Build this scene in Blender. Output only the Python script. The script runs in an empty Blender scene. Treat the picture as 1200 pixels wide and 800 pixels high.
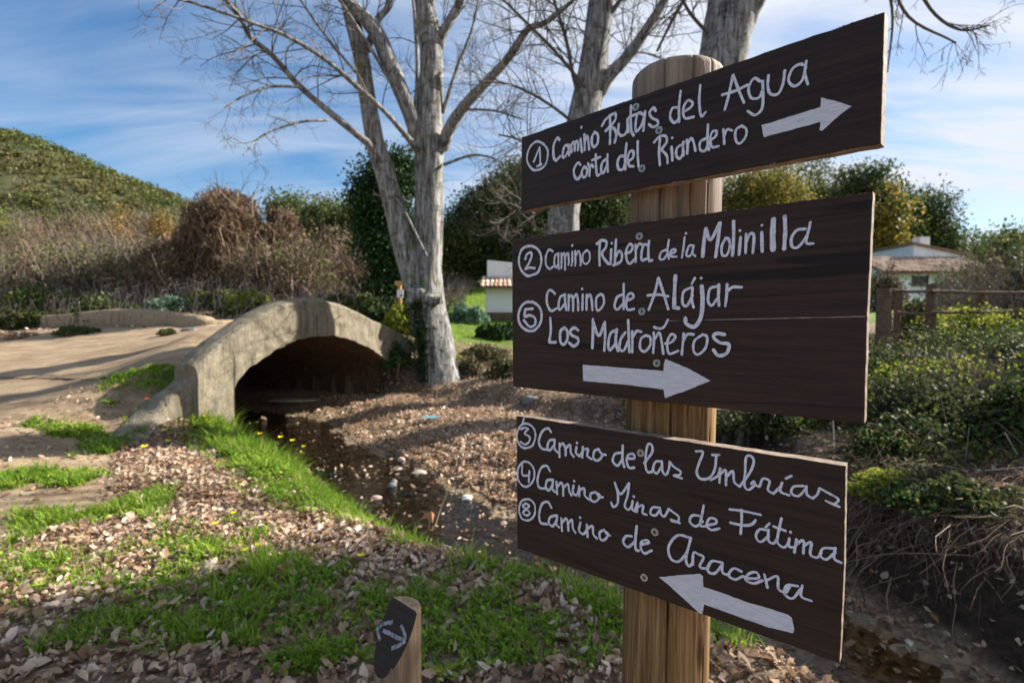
import bpy, bmesh, math, random
import numpy as np
from mathutils import Vector, Matrix
from mathutils.geometry import tessellate_polygon
random.seed(7)
RNG = np.random.default_rng(7)
C = bpy.context.scene.collection
SC = bpy.context.scene

# ------------------------------------------------------------------ camera
FPX = 600.0; TILT = math.atan(30 / 600.0); CAMZ = 1.35
cd = bpy.data.cameras.new('camera'); cam = bpy.data.objects.new('camera', cd); C.objects.link(cam)
cam.location = (0, 0, CAMZ); cam.rotation_euler = (math.pi / 2 - TILT, 0, 0)
cd.sensor_width = 36; cd.lens = 18; cd.clip_start = .05; cd.clip_end = 3000
cd.dof.use_dof = True; cd.dof.focus_distance = .68; cd.dof.aperture_fstop = 6.5
SC.camera = cam

# ------------------------------------------------------------------ light
SUN_AZ = math.radians(69)      # from the view direction (+Y) towards +X
SUN_EL = math.radians(31)
W = bpy.data.worlds.new('World'); SC.world = W; W.use_nodes = True
nt = W.node_tree; nt.nodes.clear()
def N(t, type, **kw):
    n = t.nodes.new(type)
    for k, v in kw.items(): setattr(n, k, v)
    return n
out = N(nt, 'ShaderNodeOutputWorld'); bg = N(nt, 'ShaderNodeBackground'); bg.inputs[1].default_value = .058
sky = N(nt, 'ShaderNodeTexSky', sky_type='NISHITA', sun_disc=False, sun_elevation=SUN_EL, sun_rotation=SUN_AZ,
        air_density=1.0, dust_density=.35, ozone_density=2.2)
tc = N(nt, 'ShaderNodeTexCoord'); sep = N(nt, 'ShaderNodeSeparateXYZ'); nt.links.new(tc.outputs['Generated'], sep.inputs[0])
# cirrus on a high flat layer: direction / (z + k)
addz = N(nt, 'ShaderNodeMath', operation='ADD'); addz.inputs[1].default_value = .18; nt.links.new(sep.outputs['Z'], addz.inputs[0])
mx = N(nt, 'ShaderNodeMath', operation='MAXIMUM'); mx.inputs[1].default_value = .05; nt.links.new(addz.outputs[0], mx.inputs[0])
dx = N(nt, 'ShaderNodeMath', operation='DIVIDE'); nt.links.new(sep.outputs['X'], dx.inputs[0]); nt.links.new(mx.outputs[0], dx.inputs[1])
dy = N(nt, 'ShaderNodeMath', operation='DIVIDE'); nt.links.new(sep.outputs['Y'], dy.inputs[0]); nt.links.new(mx.outputs[0], dy.inputs[1])
cmb = N(nt, 'ShaderNodeCombineXYZ'); nt.links.new(dx.outputs[0], cmb.inputs[0]); nt.links.new(dy.outputs[0], cmb.inputs[1])
mp = N(nt, 'ShaderNodeMapping'); mp.inputs['Rotation'].default_value = (0, 0, math.radians(28)); mp.inputs['Scale'].default_value = (.55, 2.3, 1)
nt.links.new(cmb.outputs[0], mp.inputs[0])
nz = N(nt, 'ShaderNodeTexNoise'); nz.inputs['Scale'].default_value = 1.35; nz.inputs['Detail'].default_value = 7; nz.inputs['Roughness'].default_value = .58; nz.inputs['Distortion'].default_value = .5
nt.links.new(mp.outputs[0], nz.inputs['Vector'])
nz2 = N(nt, 'ShaderNodeTexNoise'); nz2.inputs['Scale'].default_value = .55; nz2.inputs['Detail'].default_value = 3
nt.links.new(cmb.outputs[0], nz2.inputs['Vector'])
ml = N(nt, 'ShaderNodeMath', operation='MULTIPLY_ADD'); ml.inputs[1].default_value = .55; nt.links.new(nz2.outputs[0], ml.inputs[0])
mg = N(nt, 'ShaderNodeMath', operation='MULTIPLY'); mg.inputs[1].default_value = .6; nt.links.new(nz.outputs[0], mg.inputs[0]); nt.links.new(mg.outputs[0], ml.inputs[2])
cr = N(nt, 'ShaderNodeValToRGB'); cr.color_ramp.elements[0].position = .43; cr.color_ramp.elements[1].position = .64
cr.color_ramp.elements[0].color = (0, 0, 0, 1); cr.color_ramp.elements[1].color = (.85, .85, .85, 1)
nt.links.new(ml.outputs[0], cr.inputs[0])
hs = N(nt, 'ShaderNodeHueSaturation'); hs.inputs['Saturation'].default_value = 1.45; nt.links.new(sky.outputs[0], hs.inputs['Color'])
mrx = N(nt, 'ShaderNodeMapRange'); mrx.inputs['From Min'].default_value = -.7; mrx.inputs['From Max'].default_value = .75; mrx.inputs['To Min'].default_value = .36; mrx.inputs['To Max'].default_value = 1.5
nt.links.new(sep.outputs['X'], mrx.inputs[0]); cm = N(nt, 'ShaderNodeMath', operation='MULTIPLY')
mixc = N(nt, 'ShaderNodeMixRGB'); mixc.inputs[2].default_value = (5.5, 5.8, 6.4, 1)
nt.links.new(cr.outputs[0], cm.inputs[0]); nt.links.new(mrx.outputs[0], cm.inputs[1]); nt.links.new(cm.outputs[0], mixc.inputs[0]); nt.links.new(hs.outputs[0], mixc.inputs[1])
nt.links.new(mixc.outputs[0], bg.inputs[0]); nt.links.new(bg.outputs[0], out.inputs[0])

sd = bpy.data.lights.new('sun', 'SUN'); sun = bpy.data.objects.new('sun', sd); C.objects.link(sun)
sd.energy = 5.0; sd.angle = math.radians(.55); sd.color = (1, .93, .82)
S = Vector((math.sin(SUN_AZ) * math.cos(SUN_EL), math.cos(SUN_AZ) * math.cos(SUN_EL), math.sin(SUN_EL)))
sun.rotation_euler = S.to_track_quat('Z', 'Y').to_euler()
SC.view_settings.view_transform = 'Standard'; SC.view_settings.look = 'None'; SC.view_settings.exposure = 1.42; SC.view_settings.gamma = 1
SC.cycles.max_bounces = 6; SC.cycles.transparent_max_bounces = 12
SC.cycles.use_denoising = True

# ------------------------------------------------------------------ helpers
def ray(px, py):
    x = (px - 600) / FPX; y = -(py - 400) / FPX
    c, s = math.cos(TILT), math.sin(TILT)
    return np.array([x, c + y * s, -s + y * c])
CAM = np.array([0, 0, CAMZ])
def at(px, py, Y):
    r = ray(px, py); return CAM + r / r[1] * Y
def on_plane(px, py, p0, n):
    r = ray(px, py); return CAM + r * (np.dot(p0 - CAM, n) / np.dot(r, n))

def tagp(o, label=None, cat=None, group=None, kind=None):
    if label: o['label'] = label
    if cat: o['category'] = cat
    if group: o['group'] = group
    if kind: o['kind'] = kind
    return o
def empty(name, loc, parent=None, **kw):
    o = bpy.data.objects.new(name, None); C.objects.link(o); o.empty_display_size = .1
    o.location = Vector(loc); o['_w'] = list(map(float, loc))
    if parent is not None:
        o.parent = parent; o.location = Vector(loc) - Vector(parent['_w'])
    return tagp(o, **kw)
def mk(name, V, F, mat, parent=None, smooth=False, **kw):
    """mesh object from world-space vertices; F: (n,k) array or list of tuples / arrays"""
    me = bpy.data.meshes.new(name)
    V = np.asarray(V, dtype=np.float64)
    org = np.zeros(3) if parent is None else np.array(parent['_w'])
    V = V - org
    if isinstance(F, np.ndarray):
        n, k = F.shape
        me.vertices.add(len(V)); me.vertices.foreach_set('co', V.ravel())
        me.loops.add(n * k); me.loops.foreach_set('vertex_index', F.ravel().astype(np.int32))
        me.polygons.add(n); me.polygons.foreach_set('loop_start', np.arange(0, n * k, k, dtype=np.int32))
        me.polygons.foreach_set('loop_total', np.full(n, k, dtype=np.int32)); me.update(calc_edges=True)
    else:
        me.from_pydata(V.tolist(), [], [tuple(int(i) for i in f) for f in F]); me.update()
    me.polygons.foreach_set('use_smooth', np.full(len(me.polygons), bool(smooth)))
    for m in (mat if isinstance(mat, (list, tuple)) else [mat]): me.materials.append(m)
    o = bpy.data.objects.new(name, me); C.objects.link(o)
    o['_w'] = org.tolist()
    if parent is not None: o.parent = parent
    return tagp(o, **kw)
class Acc:
    def __init__(s): s.V = []; s.F = []; s.n = 0
    def add(s, V, F):
        V = np.asarray(V, float); F = np.asarray(F, int)
        if F.shape[1] == 3: F = np.hstack([F, F[:, 2:3]])
        s.V.append(V); s.F.append(F + s.n); s.n += len(V)
    def build(s, name, mat, parent=None, smooth=False, **kw):
        V = np.vstack(s.V); F = np.vstack(s.F)
        tri = F[:, 2] == F[:, 3]
        if tri.all(): return mk(name, V, F[:, :3].copy(), mat, parent, smooth, **kw)
        if not tri.any(): return mk(name, V, F, mat, parent, smooth, **kw)
        return mk(name, V, [tuple(f[:3]) if f[2] == f[3] else tuple(f) for f in F.tolist()], mat, parent, smooth, **kw)
def box(a, x0, x1, y0, y1, z0, z1, R=None, o=(0, 0, 0)):
    V = np.array([[x, y, z] for z in (z0, z1) for y in (y0, y1) for x in (x0, x1)], float)
    if R is not None: V = V @ np.asarray(R).T
    a.add(V + np.array(o), [[0, 2, 3, 1], [4, 5, 7, 6], [0, 1, 5, 4], [2, 6, 7, 3], [0, 4, 6, 2], [1, 3, 7, 5]])
def rotz(t): return np.array([[math.cos(t), -math.sin(t), 0], [math.sin(t), math.cos(t), 0], [0, 0, 1]])
def tube(a, pts, rad, n=6, rough=0, cap=True):
    pts = np.asarray(pts, float); rad = np.broadcast_to(np.asarray(rad, float), (len(pts),))
    T = np.gradient(pts, axis=0); T /= np.linalg.norm(T, axis=1)[:, None] + 1e-9
    ref = np.array([0, 0, 1.]) if abs(T[0][2]) < .9 else np.array([1., 0, 0])
    u = np.cross(T[0], ref); u /= np.linalg.norm(u)
    ang = np.arange(n) * 2 * math.pi / n; V = np.zeros((len(pts), n, 3))
    for i in range(len(pts)):
        u = u - T[i] * np.dot(u, T[i]); u /= np.linalg.norm(u) + 1e-9; v = np.cross(T[i], u)
        rr = rad[i] * (1 + (rough * (RNG.random(n) - .5) if rough else 0))
        V[i] = pts[i] + (np.cos(ang) * rr)[:, None] * u + (np.sin(ang) * rr)[:, None] * v
    m = len(pts); i = np.arange(m - 1)[:, None] * n; j = np.arange(n)[None]
    F = np.stack([i + j, i + (j + 1) % n, i + n + (j + 1) % n, i + n + j], -1).reshape(-1, 4)
    V = V.reshape(-1, 3)
    if cap:
        V = np.vstack([V, pts[:1], pts[-1:]]); c0 = m * n
        F = np.vstack([F] + [[[c0, (k + 1) % n, k, k]] for k in range(n)] + [[[c0 + 1, (m - 1) * n + k, (m - 1) * n + (k + 1) % n, (m - 1) * n + (k + 1) % n]] for k in range(n)])
    a.add(V, F)
def catmull(P, sub=6):
    P = np.asarray(P, float)
    if len(P) < 3: return np.linspace(P[0], P[-1], sub + 1)
    Q = np.vstack([2 * P[0] - P[1], P, 2 * P[-1] - P[-2]]); o = []
    for i in range(1, len(Q) - 2):
        for t in np.linspace(0, 1, sub, endpoint=False):
            a, b, c, d = Q[i - 1], Q[i], Q[i + 1], Q[i + 2]
            o.append(.5 * (2 * b + (c - a) * t + (2 * a - 5 * b + 4 * c - d) * t * t + (3 * b - a - 3 * c + d) * t ** 3))
    o.append(P[-1]); return np.array(o)
_lat = RNG.random((64, 256, 256))
def vn(x, y, s=0):
    x = np.asarray(x, float); y = np.asarray(y, float); xi = np.floor(x).astype(int); yi = np.floor(y).astype(int)
    fx = x - xi; fy = y - yi; fx = fx * fx * (3 - 2 * fx); fy = fy * fy * (3 - 2 * fy); L = _lat[s % 64]
    g = lambda i, j: L[i % 256, j % 256]
    return (g(xi, yi) * (1 - fx) + g(xi + 1, yi) * fx) * (1 - fy) + (g(xi, yi + 1) * (1 - fx) + g(xi + 1, yi + 1) * fx) * fy
def fbm(x, y, s=0, o=4):
    r = 0; a = .5; t = 0
    for k in range(o): r = r + a * vn(np.asarray(x) * 2 ** k + 13.7 * k, np.asarray(y) * 2 ** k + 7.1 * k, s + k); t += a; a *= .5
    return r / t

# ------------------------------------------------------------------ materials
def mat(name, rough=.8, spec=.3):
    m = bpy.data.materials.new(name); m.use_nodes = True; t = m.node_tree
    b = t.nodes['Principled BSDF']; b.inputs['Roughness'].default_value = rough; b.inputs['Specular IOR Level'].default_value = spec
    return m, t, b
def ramp(t, fac, stops):
    r = N(t, 'ShaderNodeValToRGB'); e = r.color_ramp.elements
    while len(e) < len(stops): e.new(.5)
    for k, (p, c) in enumerate(stops): e[k].position = p; e[k].color = (*c, 1)
    t.links.new(fac, r.inputs[0]); return r.outputs[0]
def noise(t, scale, detail=4, rough=.5, vec=None, dist=0):
    n = N(t, 'ShaderNodeTexNoise'); n.inputs['Scale'].default_value = scale; n.inputs['Detail'].default_value = detail
    n.inputs['Roughness'].default_value = rough; n.inputs['Distortion'].default_value = dist
    if vec is not None: t.links.new(vec, n.inputs['Vector'])
    return n.outputs[0]
def coords(t, scale=(1, 1, 1), rot=(0, 0, 0), src='Object'):
    c = N(t, 'ShaderNodeTexCoord'); m = N(t, 'ShaderNodeMapping'); m.inputs['Scale'].default_value = scale; m.inputs['Rotation'].default_value = rot
    t.links.new(c.outputs[src], m.inputs[0]); return m.outputs[0]
def wpos(t, scale=(1, 1, 1)):
    c = N(t, 'ShaderNodeNewGeometry'); m = N(t, 'ShaderNodeMapping'); m.inputs['Scale'].default_value = scale
    t.links.new(c.outputs['Position'], m.inputs[0]); return m.outputs[0]
def mixc_(t, fac, a, b, mode='MIX'):
    m = N(t, 'ShaderNodeMixRGB', blend_type=mode)
    for i, v in ((0, fac), (1, a), (2, b)):
        if hasattr(v, 'default_value') or hasattr(v, 'is_linked'): t.links.new(v, m.inputs[i])
        elif i == 0: m.inputs[0].default_value = v
        else: m.inputs[i].default_value = (*v, 1)
    return m.outputs[0]
def bump(t, b, h, strength=.5, dist=.01):
    n = N(t, 'ShaderNodeBump'); n.inputs['Strength'].default_value = strength; n.inputs['Distance'].default_value = dist
    t.links.new(h, n.inputs['Height']); t.links.new(n.outputs[0], b.inputs['Normal'])
def island(t):
    return N(t, 'ShaderNodeNewGeometry').outputs['Random Per Island']
def leafmat(name, stops, trans=.35, rough=.5, patch=None, pscale=.5):
    """many-islands foliage: colour per leaf, some light passes through"""
    m, t, b = mat(name, max(rough, .6), .18)
    c = ramp(t, island(t), stops)
    if patch:
        f = ramp(t, noise(t, pscale, 3, .6, wpos(t)), [(.42, (0, 0, 0)), (.6, (1, 1, 1))])
        c = mixc_(t, f, c, mixc_(t, .75, c, patch))
    t.links.new(c, b.inputs['Base Color'])
    tr = N(t, 'ShaderNodeBsdfTranslucent'); t.links.new(c, tr.inputs[0])
    ms = N(t, 'ShaderNodeMixShader'); ms.inputs[0].default_value = trans
    t.links.new(b.outputs[0], ms.inputs[1]); t.links.new(tr.outputs[0], ms.inputs[2]); t.links.new(ms.outputs[0], t.nodes['Material Output'].inputs[0])
    return m
def flat(name, col, rough=.7, var=.25, scale=8, bmp=0, bscale=40, bdist=.005):
    m, t, b = mat(name, rough)
    p = coords(t)
    lo = tuple(c * (1 - var) for c in col); hi = tuple(min(1, c * (1 + var)) for c in col)
    t.links.new(ramp(t, noise(t, scale, 5, .6, p), [(.3, lo), (.7, hi)]), b.inputs['Base Color'])
    if bmp: bump(t, b, noise(t, bscale, 5, .6, p), bmp, bdist)
    return m

M = {}
# ground: three masks in the 'mask' attribute (path, green, wet bed)
m, t, b = mat('ground_soil', .95, .15); M['ground'] = m
att = N(t, 'ShaderNodeAttribute', attribute_name='mask'); sp = N(t, 'ShaderNodeSeparateColor'); t.links.new(att.outputs['Color'], sp.inputs[0])
w = wpos(t)
fine = noise(t, 22, 8, .7, w); mid = noise(t, 3.2, 6, .65, w); big = noise(t, .7, 4, .6, w)
soil = ramp(t, fine, [(.3, (.06, .042, .03)), (.5, (.20, .145, .10)), (.68, (.40, .31, .23))])
streak = noise(t, 1.0, 8, .68, wpos(t, (1.0, 4.2, 1)), .6)
path = ramp(t, streak, [(.28, (.20, .145, .095)), (.45, (.36, .275, .18)), (.6, (.47, .375, .26)), (.78, (.58, .49, .36))])
path = mixc_(t, .55, path, ramp(t, fine, [(.3, (.5, .44, .37)), (.65, (1, 1, 1))]), 'MULTIPLY')
path = mixc_(t, .5, path, ramp(t, mid, [(.35, (.62, .5, .4)), (.65, (1, 1, 1))]), 'MULTIPLY')
green = ramp(t, mid, [(.3, (.05, .075, .018)), (.5, (.11, .17, .035)), (.72, (.2, .27, .06))])
bed = ramp(t, noise(t, 30, 6, .7, w), [(.3, (.05, .034, .02)), (.5, (.2, .135, .075)), (.7, (.36, .27, .16))])
vor = N(t, 'ShaderNodeTexVoronoi'); vor.inputs['Scale'].default_value = 26; t.links.new(w, vor.inputs['Vector'])
bed = mixc_(t, .55, bed, ramp(t, vor.outputs['Color'], [(.2, (.06, .04, .03)), (.55, (.25, .17, .1)), (.85, (.42, .36, .28))]))
def edge(src):
    a = N(t, 'ShaderNodeMath', operation='MULTIPLY_ADD'); a.inputs[1].default_value = 1; t.links.new(src, a.inputs[0])
    s2 = N(t, 'ShaderNodeMath', operation='MULTIPLY_ADD'); s2.inputs[1].default_value = .7; s2.inputs[2].default_value = -.35; t.links.new(noise(t, 5, 6, .7, w), s2.inputs[0])
    t.links.new(s2.outputs[0], a.inputs[2]); return ramp(t, a.outputs[0], [(.4, (0, 0, 0)), (.6, (1, 1, 1))])
c = mixc_(t, edge(sp.outputs[0]), soil, path); c = mixc_(t, edge(sp.outputs[1]), c, green); c = mixc_(t, edge(sp.outputs[2]), c, bed)
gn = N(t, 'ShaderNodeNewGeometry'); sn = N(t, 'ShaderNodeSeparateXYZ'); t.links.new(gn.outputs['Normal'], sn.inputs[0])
c = mixc_(t, ramp(t, sn.outputs[2], [(.70, (1, 1, 1)), (.93, (0, 0, 0))]), c, ramp(t, fine, [(.3, (.018, .012, .009)), (.7, (.075, .052, .036))]))  # steep faces darkened: bank shade worked into a damp earth colour
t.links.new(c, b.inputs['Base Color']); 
hb = N(t, 'ShaderNodeMath', operation='MULTIPLY_ADD'); hb.inputs[1].default_value = .5; t.links.new(fine, hb.inputs[0]); t.links.new(noise(t, 70, 5, .7, w), hb.inputs[2])
bump(t, b, hb.outputs[0], .8, .02)

# bridge render: rough lime plaster over rubble
def plaster(name, base, dark, scale=1.0, k=1.0):
    m, t, b = mat(name, .92, .15); w = wpos(t)
    st = noise(t, 3 * scale, 8, .7, wpos(t, (3, 3, .55)), .8)
    c = ramp(t, st, [(.28, dark), (.48, base), (.75, tuple(min(1, v * 1.32) for v in base))])
    c = mixc_(t, .6, c, ramp(t, noise(t, 30, 6, .75, w), [(.3, (.45, .43, .4)), (.6, (1, 1, 1))]), 'MULTIPLY')
    # rubble showing through here and there, lichen
    v = N(t, 'ShaderNodeTexVoronoi', feature='DISTANCE_TO_EDGE'); v.inputs['Scale'].default_value = 6.5; t.links.new(wpos(t, (1, 1, 1.7)), v.inputs['Vector'])
    e = ramp(t, v.outputs['Distance'], [(0, (.45, .42, .38)), (.07, (1, 1, 1))])
    c = mixc_(t, ramp(t, noise(t, 1.4, 3, .5, w), [(.45, (0, 0, 0)), (.62, (.55, .55, .55))]), c, mixc_(t, 1, c, e, 'MULTIPLY'))
    c = mixc_(t, ramp(t, noise(t, 9, 5, .7, w), [(.62, (0, 0, 0)), (.7, (.6, .6, .6))]), c, (.42, .42, .36))
    c = mixc_(t, ramp(t, noise(t, 14, 5, .7, wpos(t, (1, 1, .5))), [(.6, (0, 0, 0)), (.68, (.5, .5, .5))]), c, (.06, .055, .045))
    t.links.new(c, b.inputs['Base Color'])
    h = N(t, 'ShaderNodeMath', operation='MULTIPLY_ADD'); h.inputs[1].default_value = .4; t.links.new(noise(t, 12, 8, .75, w), h.inputs[0]); t.links.new(noise(t, 3, 5, .6, w), h.inputs[2])
    bump(t, b, h.outputs[0], .9, .03 * k); return m
M['bridge'] = plaster('bridge_render', (.215, .188, .138), (.085, .072, .05))
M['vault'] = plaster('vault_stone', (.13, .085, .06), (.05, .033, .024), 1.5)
M['lowwall'] = plaster('low_wall_stone', (.33, .25, .16), (.13, .09, .055), 1.6)
M['white'] = flat('whitewash', (.78, .79, .80), .9, .08, 2)
M['base_dark'] = flat('damp_stone_base', (.1, .07, .05), .9, .4, 3)
M['tilegrey'] = leafmat('weathered_grey_roof_tile', [(0, (.26, .16, .11)), (.5, (.40, .28, .20)), (1, (.50, .40, .31))], 0, .9)
M['tile'] = leafmat('clay_roof_tile', [(0, (.36, .22, .14)), (.4, (.5, .36, .26)), (.8, (.6, .48, .38)), (1, (.22, .16, .12))], 0, .9)
M['rooflow'] = flat('roof_bedding', (.22, .13, .09), .9, .3, 6)
M['glass'] = flat('dark_window_glass', (.02, .025, .03), .15, .1)

# bark
def bark(name, cols, sc=1.0, moss=False):
    m, t, b = mat(name, .9, .15)
    p = wpos(t, (12 * sc, 12 * sc, 1.7 * sc)); q = wpos(t, (3 * sc, 3 * sc, 9 * sc))
    n1 = noise(t, 1.4, 8, .72, p, .7)
    c = ramp(t, n1, [(.36, cols[0]), (.46, cols[1]), (.56, cols[2]), (.74, cols[3])])
    sc2 = ramp(t, noise(t, .9, 5, .6, q, .9), [(.54, (1, 1, 1)), (.66, (.38, .37, .36))])
    c = mixc_(t, .85, c, sc2, 'MULTIPLY')
    if moss:
        c = mixc_(t, ramp(t, noise(t, 2.1, 5, .7, wpos(t)), [(.56, (0, 0, 0)), (.68, (.75, .75, .75))]), c, (.09, .13, .03))
    t.links.new(c, b.inputs['Base Color']); bump(t, b, n1, .9, .05); return m
M['poplar'] = bark('poplar_bark', [(.055, .052, .05), (.18, .177, .172), (.34, .338, .335), (.52, .52, .52)])
M['poplar_foot'] = bark('poplar_bark_mossy', [(.045, .04, .034), (.17, .162, .15), (.35, .347, .34), (.54, .54, .53)], 1.0, True)
M['twig'] = flat('poplar_twig_bark', (.10, .085, .072), .8, .35, 3)
M['darkbark'] = bark('dark_tree_bark', [(.03, .025, .02), (.08, .065, .05), (.14, .115, .09), (.2, .17, .14)])
M['graytwig'] = leafmat('bare_shrub_twigs', [(0, (.07, .052, .042)), (.5, (.19, .15, .125)), (1, (.33, .28, .24))], 0, .9)
M['redtwig'] = leafmat('reddish_bare_twigs', [(0, (.09, .055, .045)), (.5, (.19, .125, .10)), (1, (.30, .22, .18))], 0, .9)
M['vine'] = leafmat('dead_vine_strands', [(0, (.06, .038, .025)), (.5, (.155, .105, .07)), (1, (.27, .195, .135))], .1, .9)
M['root'] = leafmat('dry_root_strands', [(0, (.05, .03, .02)), (.6, (.16, .105, .07)), (.9, (.30, .22, .16)), (1, (.5, .42, .34))], 0, .85)
M['dull'] = leafmat('withered_thicket_leaves', [(0, (.045, .033, .024)), (.5, (.13, .10, .07)), (.8, (.25, .19, .12)), (1, (.22, .2, .08))], .2, .8, (.085, .11, .03), .3)
M['straw'] = flat('dry_straw', (.6, .48, .3), .7, .25, 30)

# foliage
M['grass'] = leafmat('grass_blades', [(0, (.10, .18, .018)), (.5, (.25, .39, .035)), (.8, (.42, .56, .065)), (.88, (.42, .46, .12)), (1, (.58, .48, .28))], .5, .45, (.15, .27, .025), 1.6)
M['weed'] = leafmat('weed_leaves', [(0, (.10, .2, .02)), (.6, (.25, .40, .04)), (1, (.46, .56, .09))], .5, .45)
M['cabbage'] = leafmat('blue_green_leaves', [(0, (.10, .17, .12)), (1, (.2, .3, .2))], .3, .4)
M['litter'] = leafmat('dry_poplar_leaves', [(0, (.12, .07, .042)), (.2, (.30, .19, .115)), (.5, (.52, .375, .26)), (.8, (.74, .585, .44)), (1, (.86, .75, .62))], .3, .5, (.30, .185, .11), 1.7)
M['oak'] = leafmat('evergreen_oak_leaves', [(0, (.015, .032, .012)), (.5, (.04, .07, .022)), (1, (.095, .13, .04))], .25, .5, (.10, .115, .035), .45)
M['oakmid'] = leafmat('mid_green_leaves', [(0, (.03, .06, .015)), (.5, (.075, .12, .03)), (1, (.15, .19, .05))], .3, .5, (.12, .12, .05), .5)
M['gold'] = leafmat('yellowing_leaves', [(0, (.10, .10, .02)), (.5, (.24, .19, .04)), (1, (.4, .28, .06))], .35, .5, (.09, .12, .03), .6)
M['ivy'] = leafmat('ivy_leaves', [(0, (.008, .025, .008)), (.6, (.022, .055, .014)), (1, (.06, .115, .028))], .15, .4)
M['autumn'] = leafmat('autumn_shrub_leaves', [(0, (.16, .085, .03)), (.5, (.32, .19, .06)), (1, (.42, .29, .09))], .3, .6, (.16, .17, .05), .35)
M['bramble'] = leafmat('bramble_leaves', [(0, (.016, .032, .009)), (.55, (.042, .075, .018)), (.86, (.10, .15, .034)), (.93, (.24, .24, .045)), (1, (.20, .12, .07))], .35, .4, (.07, .07, .035), 1.1)
M['lime'] = leafmat('bright_shrub_leaves', [(0, (.10, .15, .02)), (.5, (.22, .27, .04)), (1, (.42, .40, .07))], .4, .5)
M['hilltree'] = leafmat('hillside_foliage', [(0, (.045, .07, .02)), (.5, (.10, .135, .036)), (1, (.19, .20, .06))], .2, .7, (.20, .16, .07), .03)
M['hill'] = flat('hill_ground', (.065, .07, .028), 1, .4, .03)
M['petal'] = flat('yellow_petals', (.85, .72, .03), .5, .1)
M['stem'] = flat('green_stem', (.09, .17, .04), .6, .2)
M['poppy'] = flat('red_petals', (.8, .09, .03), .5, .1)

# sign paint, wood, metal
def signpaint(name, base, worn, amt, crack=.5):
    m, t, b = mat(name, .6, .22)
    tcn = N(t, 'ShaderNodeAttribute', attribute_name='uvw')
    def mpv(s):
        q = N(t, 'ShaderNodeMapping'); q.inputs['Scale'].default_value = s; t.links.new(tcn.outputs['Vector'], q.inputs[0]); return q.outputs[0]
    grain = noise(t, 1, 8, .7, mpv((6, 6, 160)), .4); fineg = noise(t, 1, 6, .75, mpv((25, 25, 700)), .2)
    c = ramp(t, grain, [(.3, tuple(v * .5 for v in base)), (.7, tuple(v * 1.75 for v in base))])
    c = mixc_(t, ramp(t, fineg, [(.70 - amt, (0, 0, 0)), (.80 - amt * .6, (.7, .7, .7))]), c, worn)
    c = mixc_(t, ramp(t, noise(t, 1, 6, .8, mpv((90, 90, 90))), [(.70, (0, 0, 0)), (.76, (.5, .5, .5))]), c, worn)
    if crack:
        c = mixc_(t, ramp(t, noise(t, 1, 3, .4, mpv((1.5, 1.5, 42)), .6), [(.345, (crack,) * 3), (.365, (0, 0, 0))]), c, (.006, .005, .004))
    t.links.new(c, b.inputs['Base Color'])
    t.links.new(ramp(t, fineg, [(.3, (.42,) * 3), (.7, (.65,) * 3)]), b.inputs['Roughness'])
    h = N(t, 'ShaderNodeMath', operation='ADD'); t.links.new(grain, h.inputs[0]); t.links.new(fineg, h.inputs[1])
    bump(t, b, h.outputs[0], .35, .0016); return m
M['paint1'] = signpaint('dark_brown_paint', (.024, .0145, .0115), (.06, .042, .032), -.03, 0)
M['paint2'] = signpaint('worn_brown_paint', (.032, .0175, .0125), (.09, .06, .042), .03, .8)
M['paint3'] = signpaint('brown_sign_paint', (.0275, .0165, .012), (.07, .048, .036), -.02, .25)
m, t, b = mat('bare_sawn_wood', .85, .2); M['raw'] = m
t.links.new(ramp(t, noise(t, 60, 6, .7, wpos(t, (1, 1, 3))), [(.3, (.08, .055, .04)), (.55, (.26, .2, .155)), (.8, (.46, .38, .31))]), b.inputs['Base Color'])
m, t, b = mat('white_sign_lettering', .6, .3); M['letter'] = m
lt = noise(t, 150, 7, .75, wpos(t, (1, 1, 2.0)))
t.links.new(ramp(t, lt, [(.30, (.24, .24, .30)), (.42, (.52, .54, .64)), (.56, (.68, .69, .76)), (.75, (.80, .80, .84))]), b.inputs['Base Color']); bump(t, b, lt, .4, .0006)
m, t, b = mat('white_arrow_paint', .6, .3); M['arrow'] = m
ln = noise(t, 90, 7, .72, wpos(t, (.7, .7, 7)))
t.links.new(ramp(t, ln, [(.29, (.22, .22, .25)), (.40, (.52, .53, .58)), (.7, (.70, .70, .74))]), b.inputs['Base Color']); bump(t, b, ln, .5, .0006)
m, t, b = mat('dim_white_mark', .7, .2); M['dimmark'] = m
t.links.new(ramp(t, noise(t, 120, 6, .7, wpos(t)), [(.35, (.05, .05, .055)), (.62, (.36, .37, .42))]), b.inputs['Base Color'])

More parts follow.
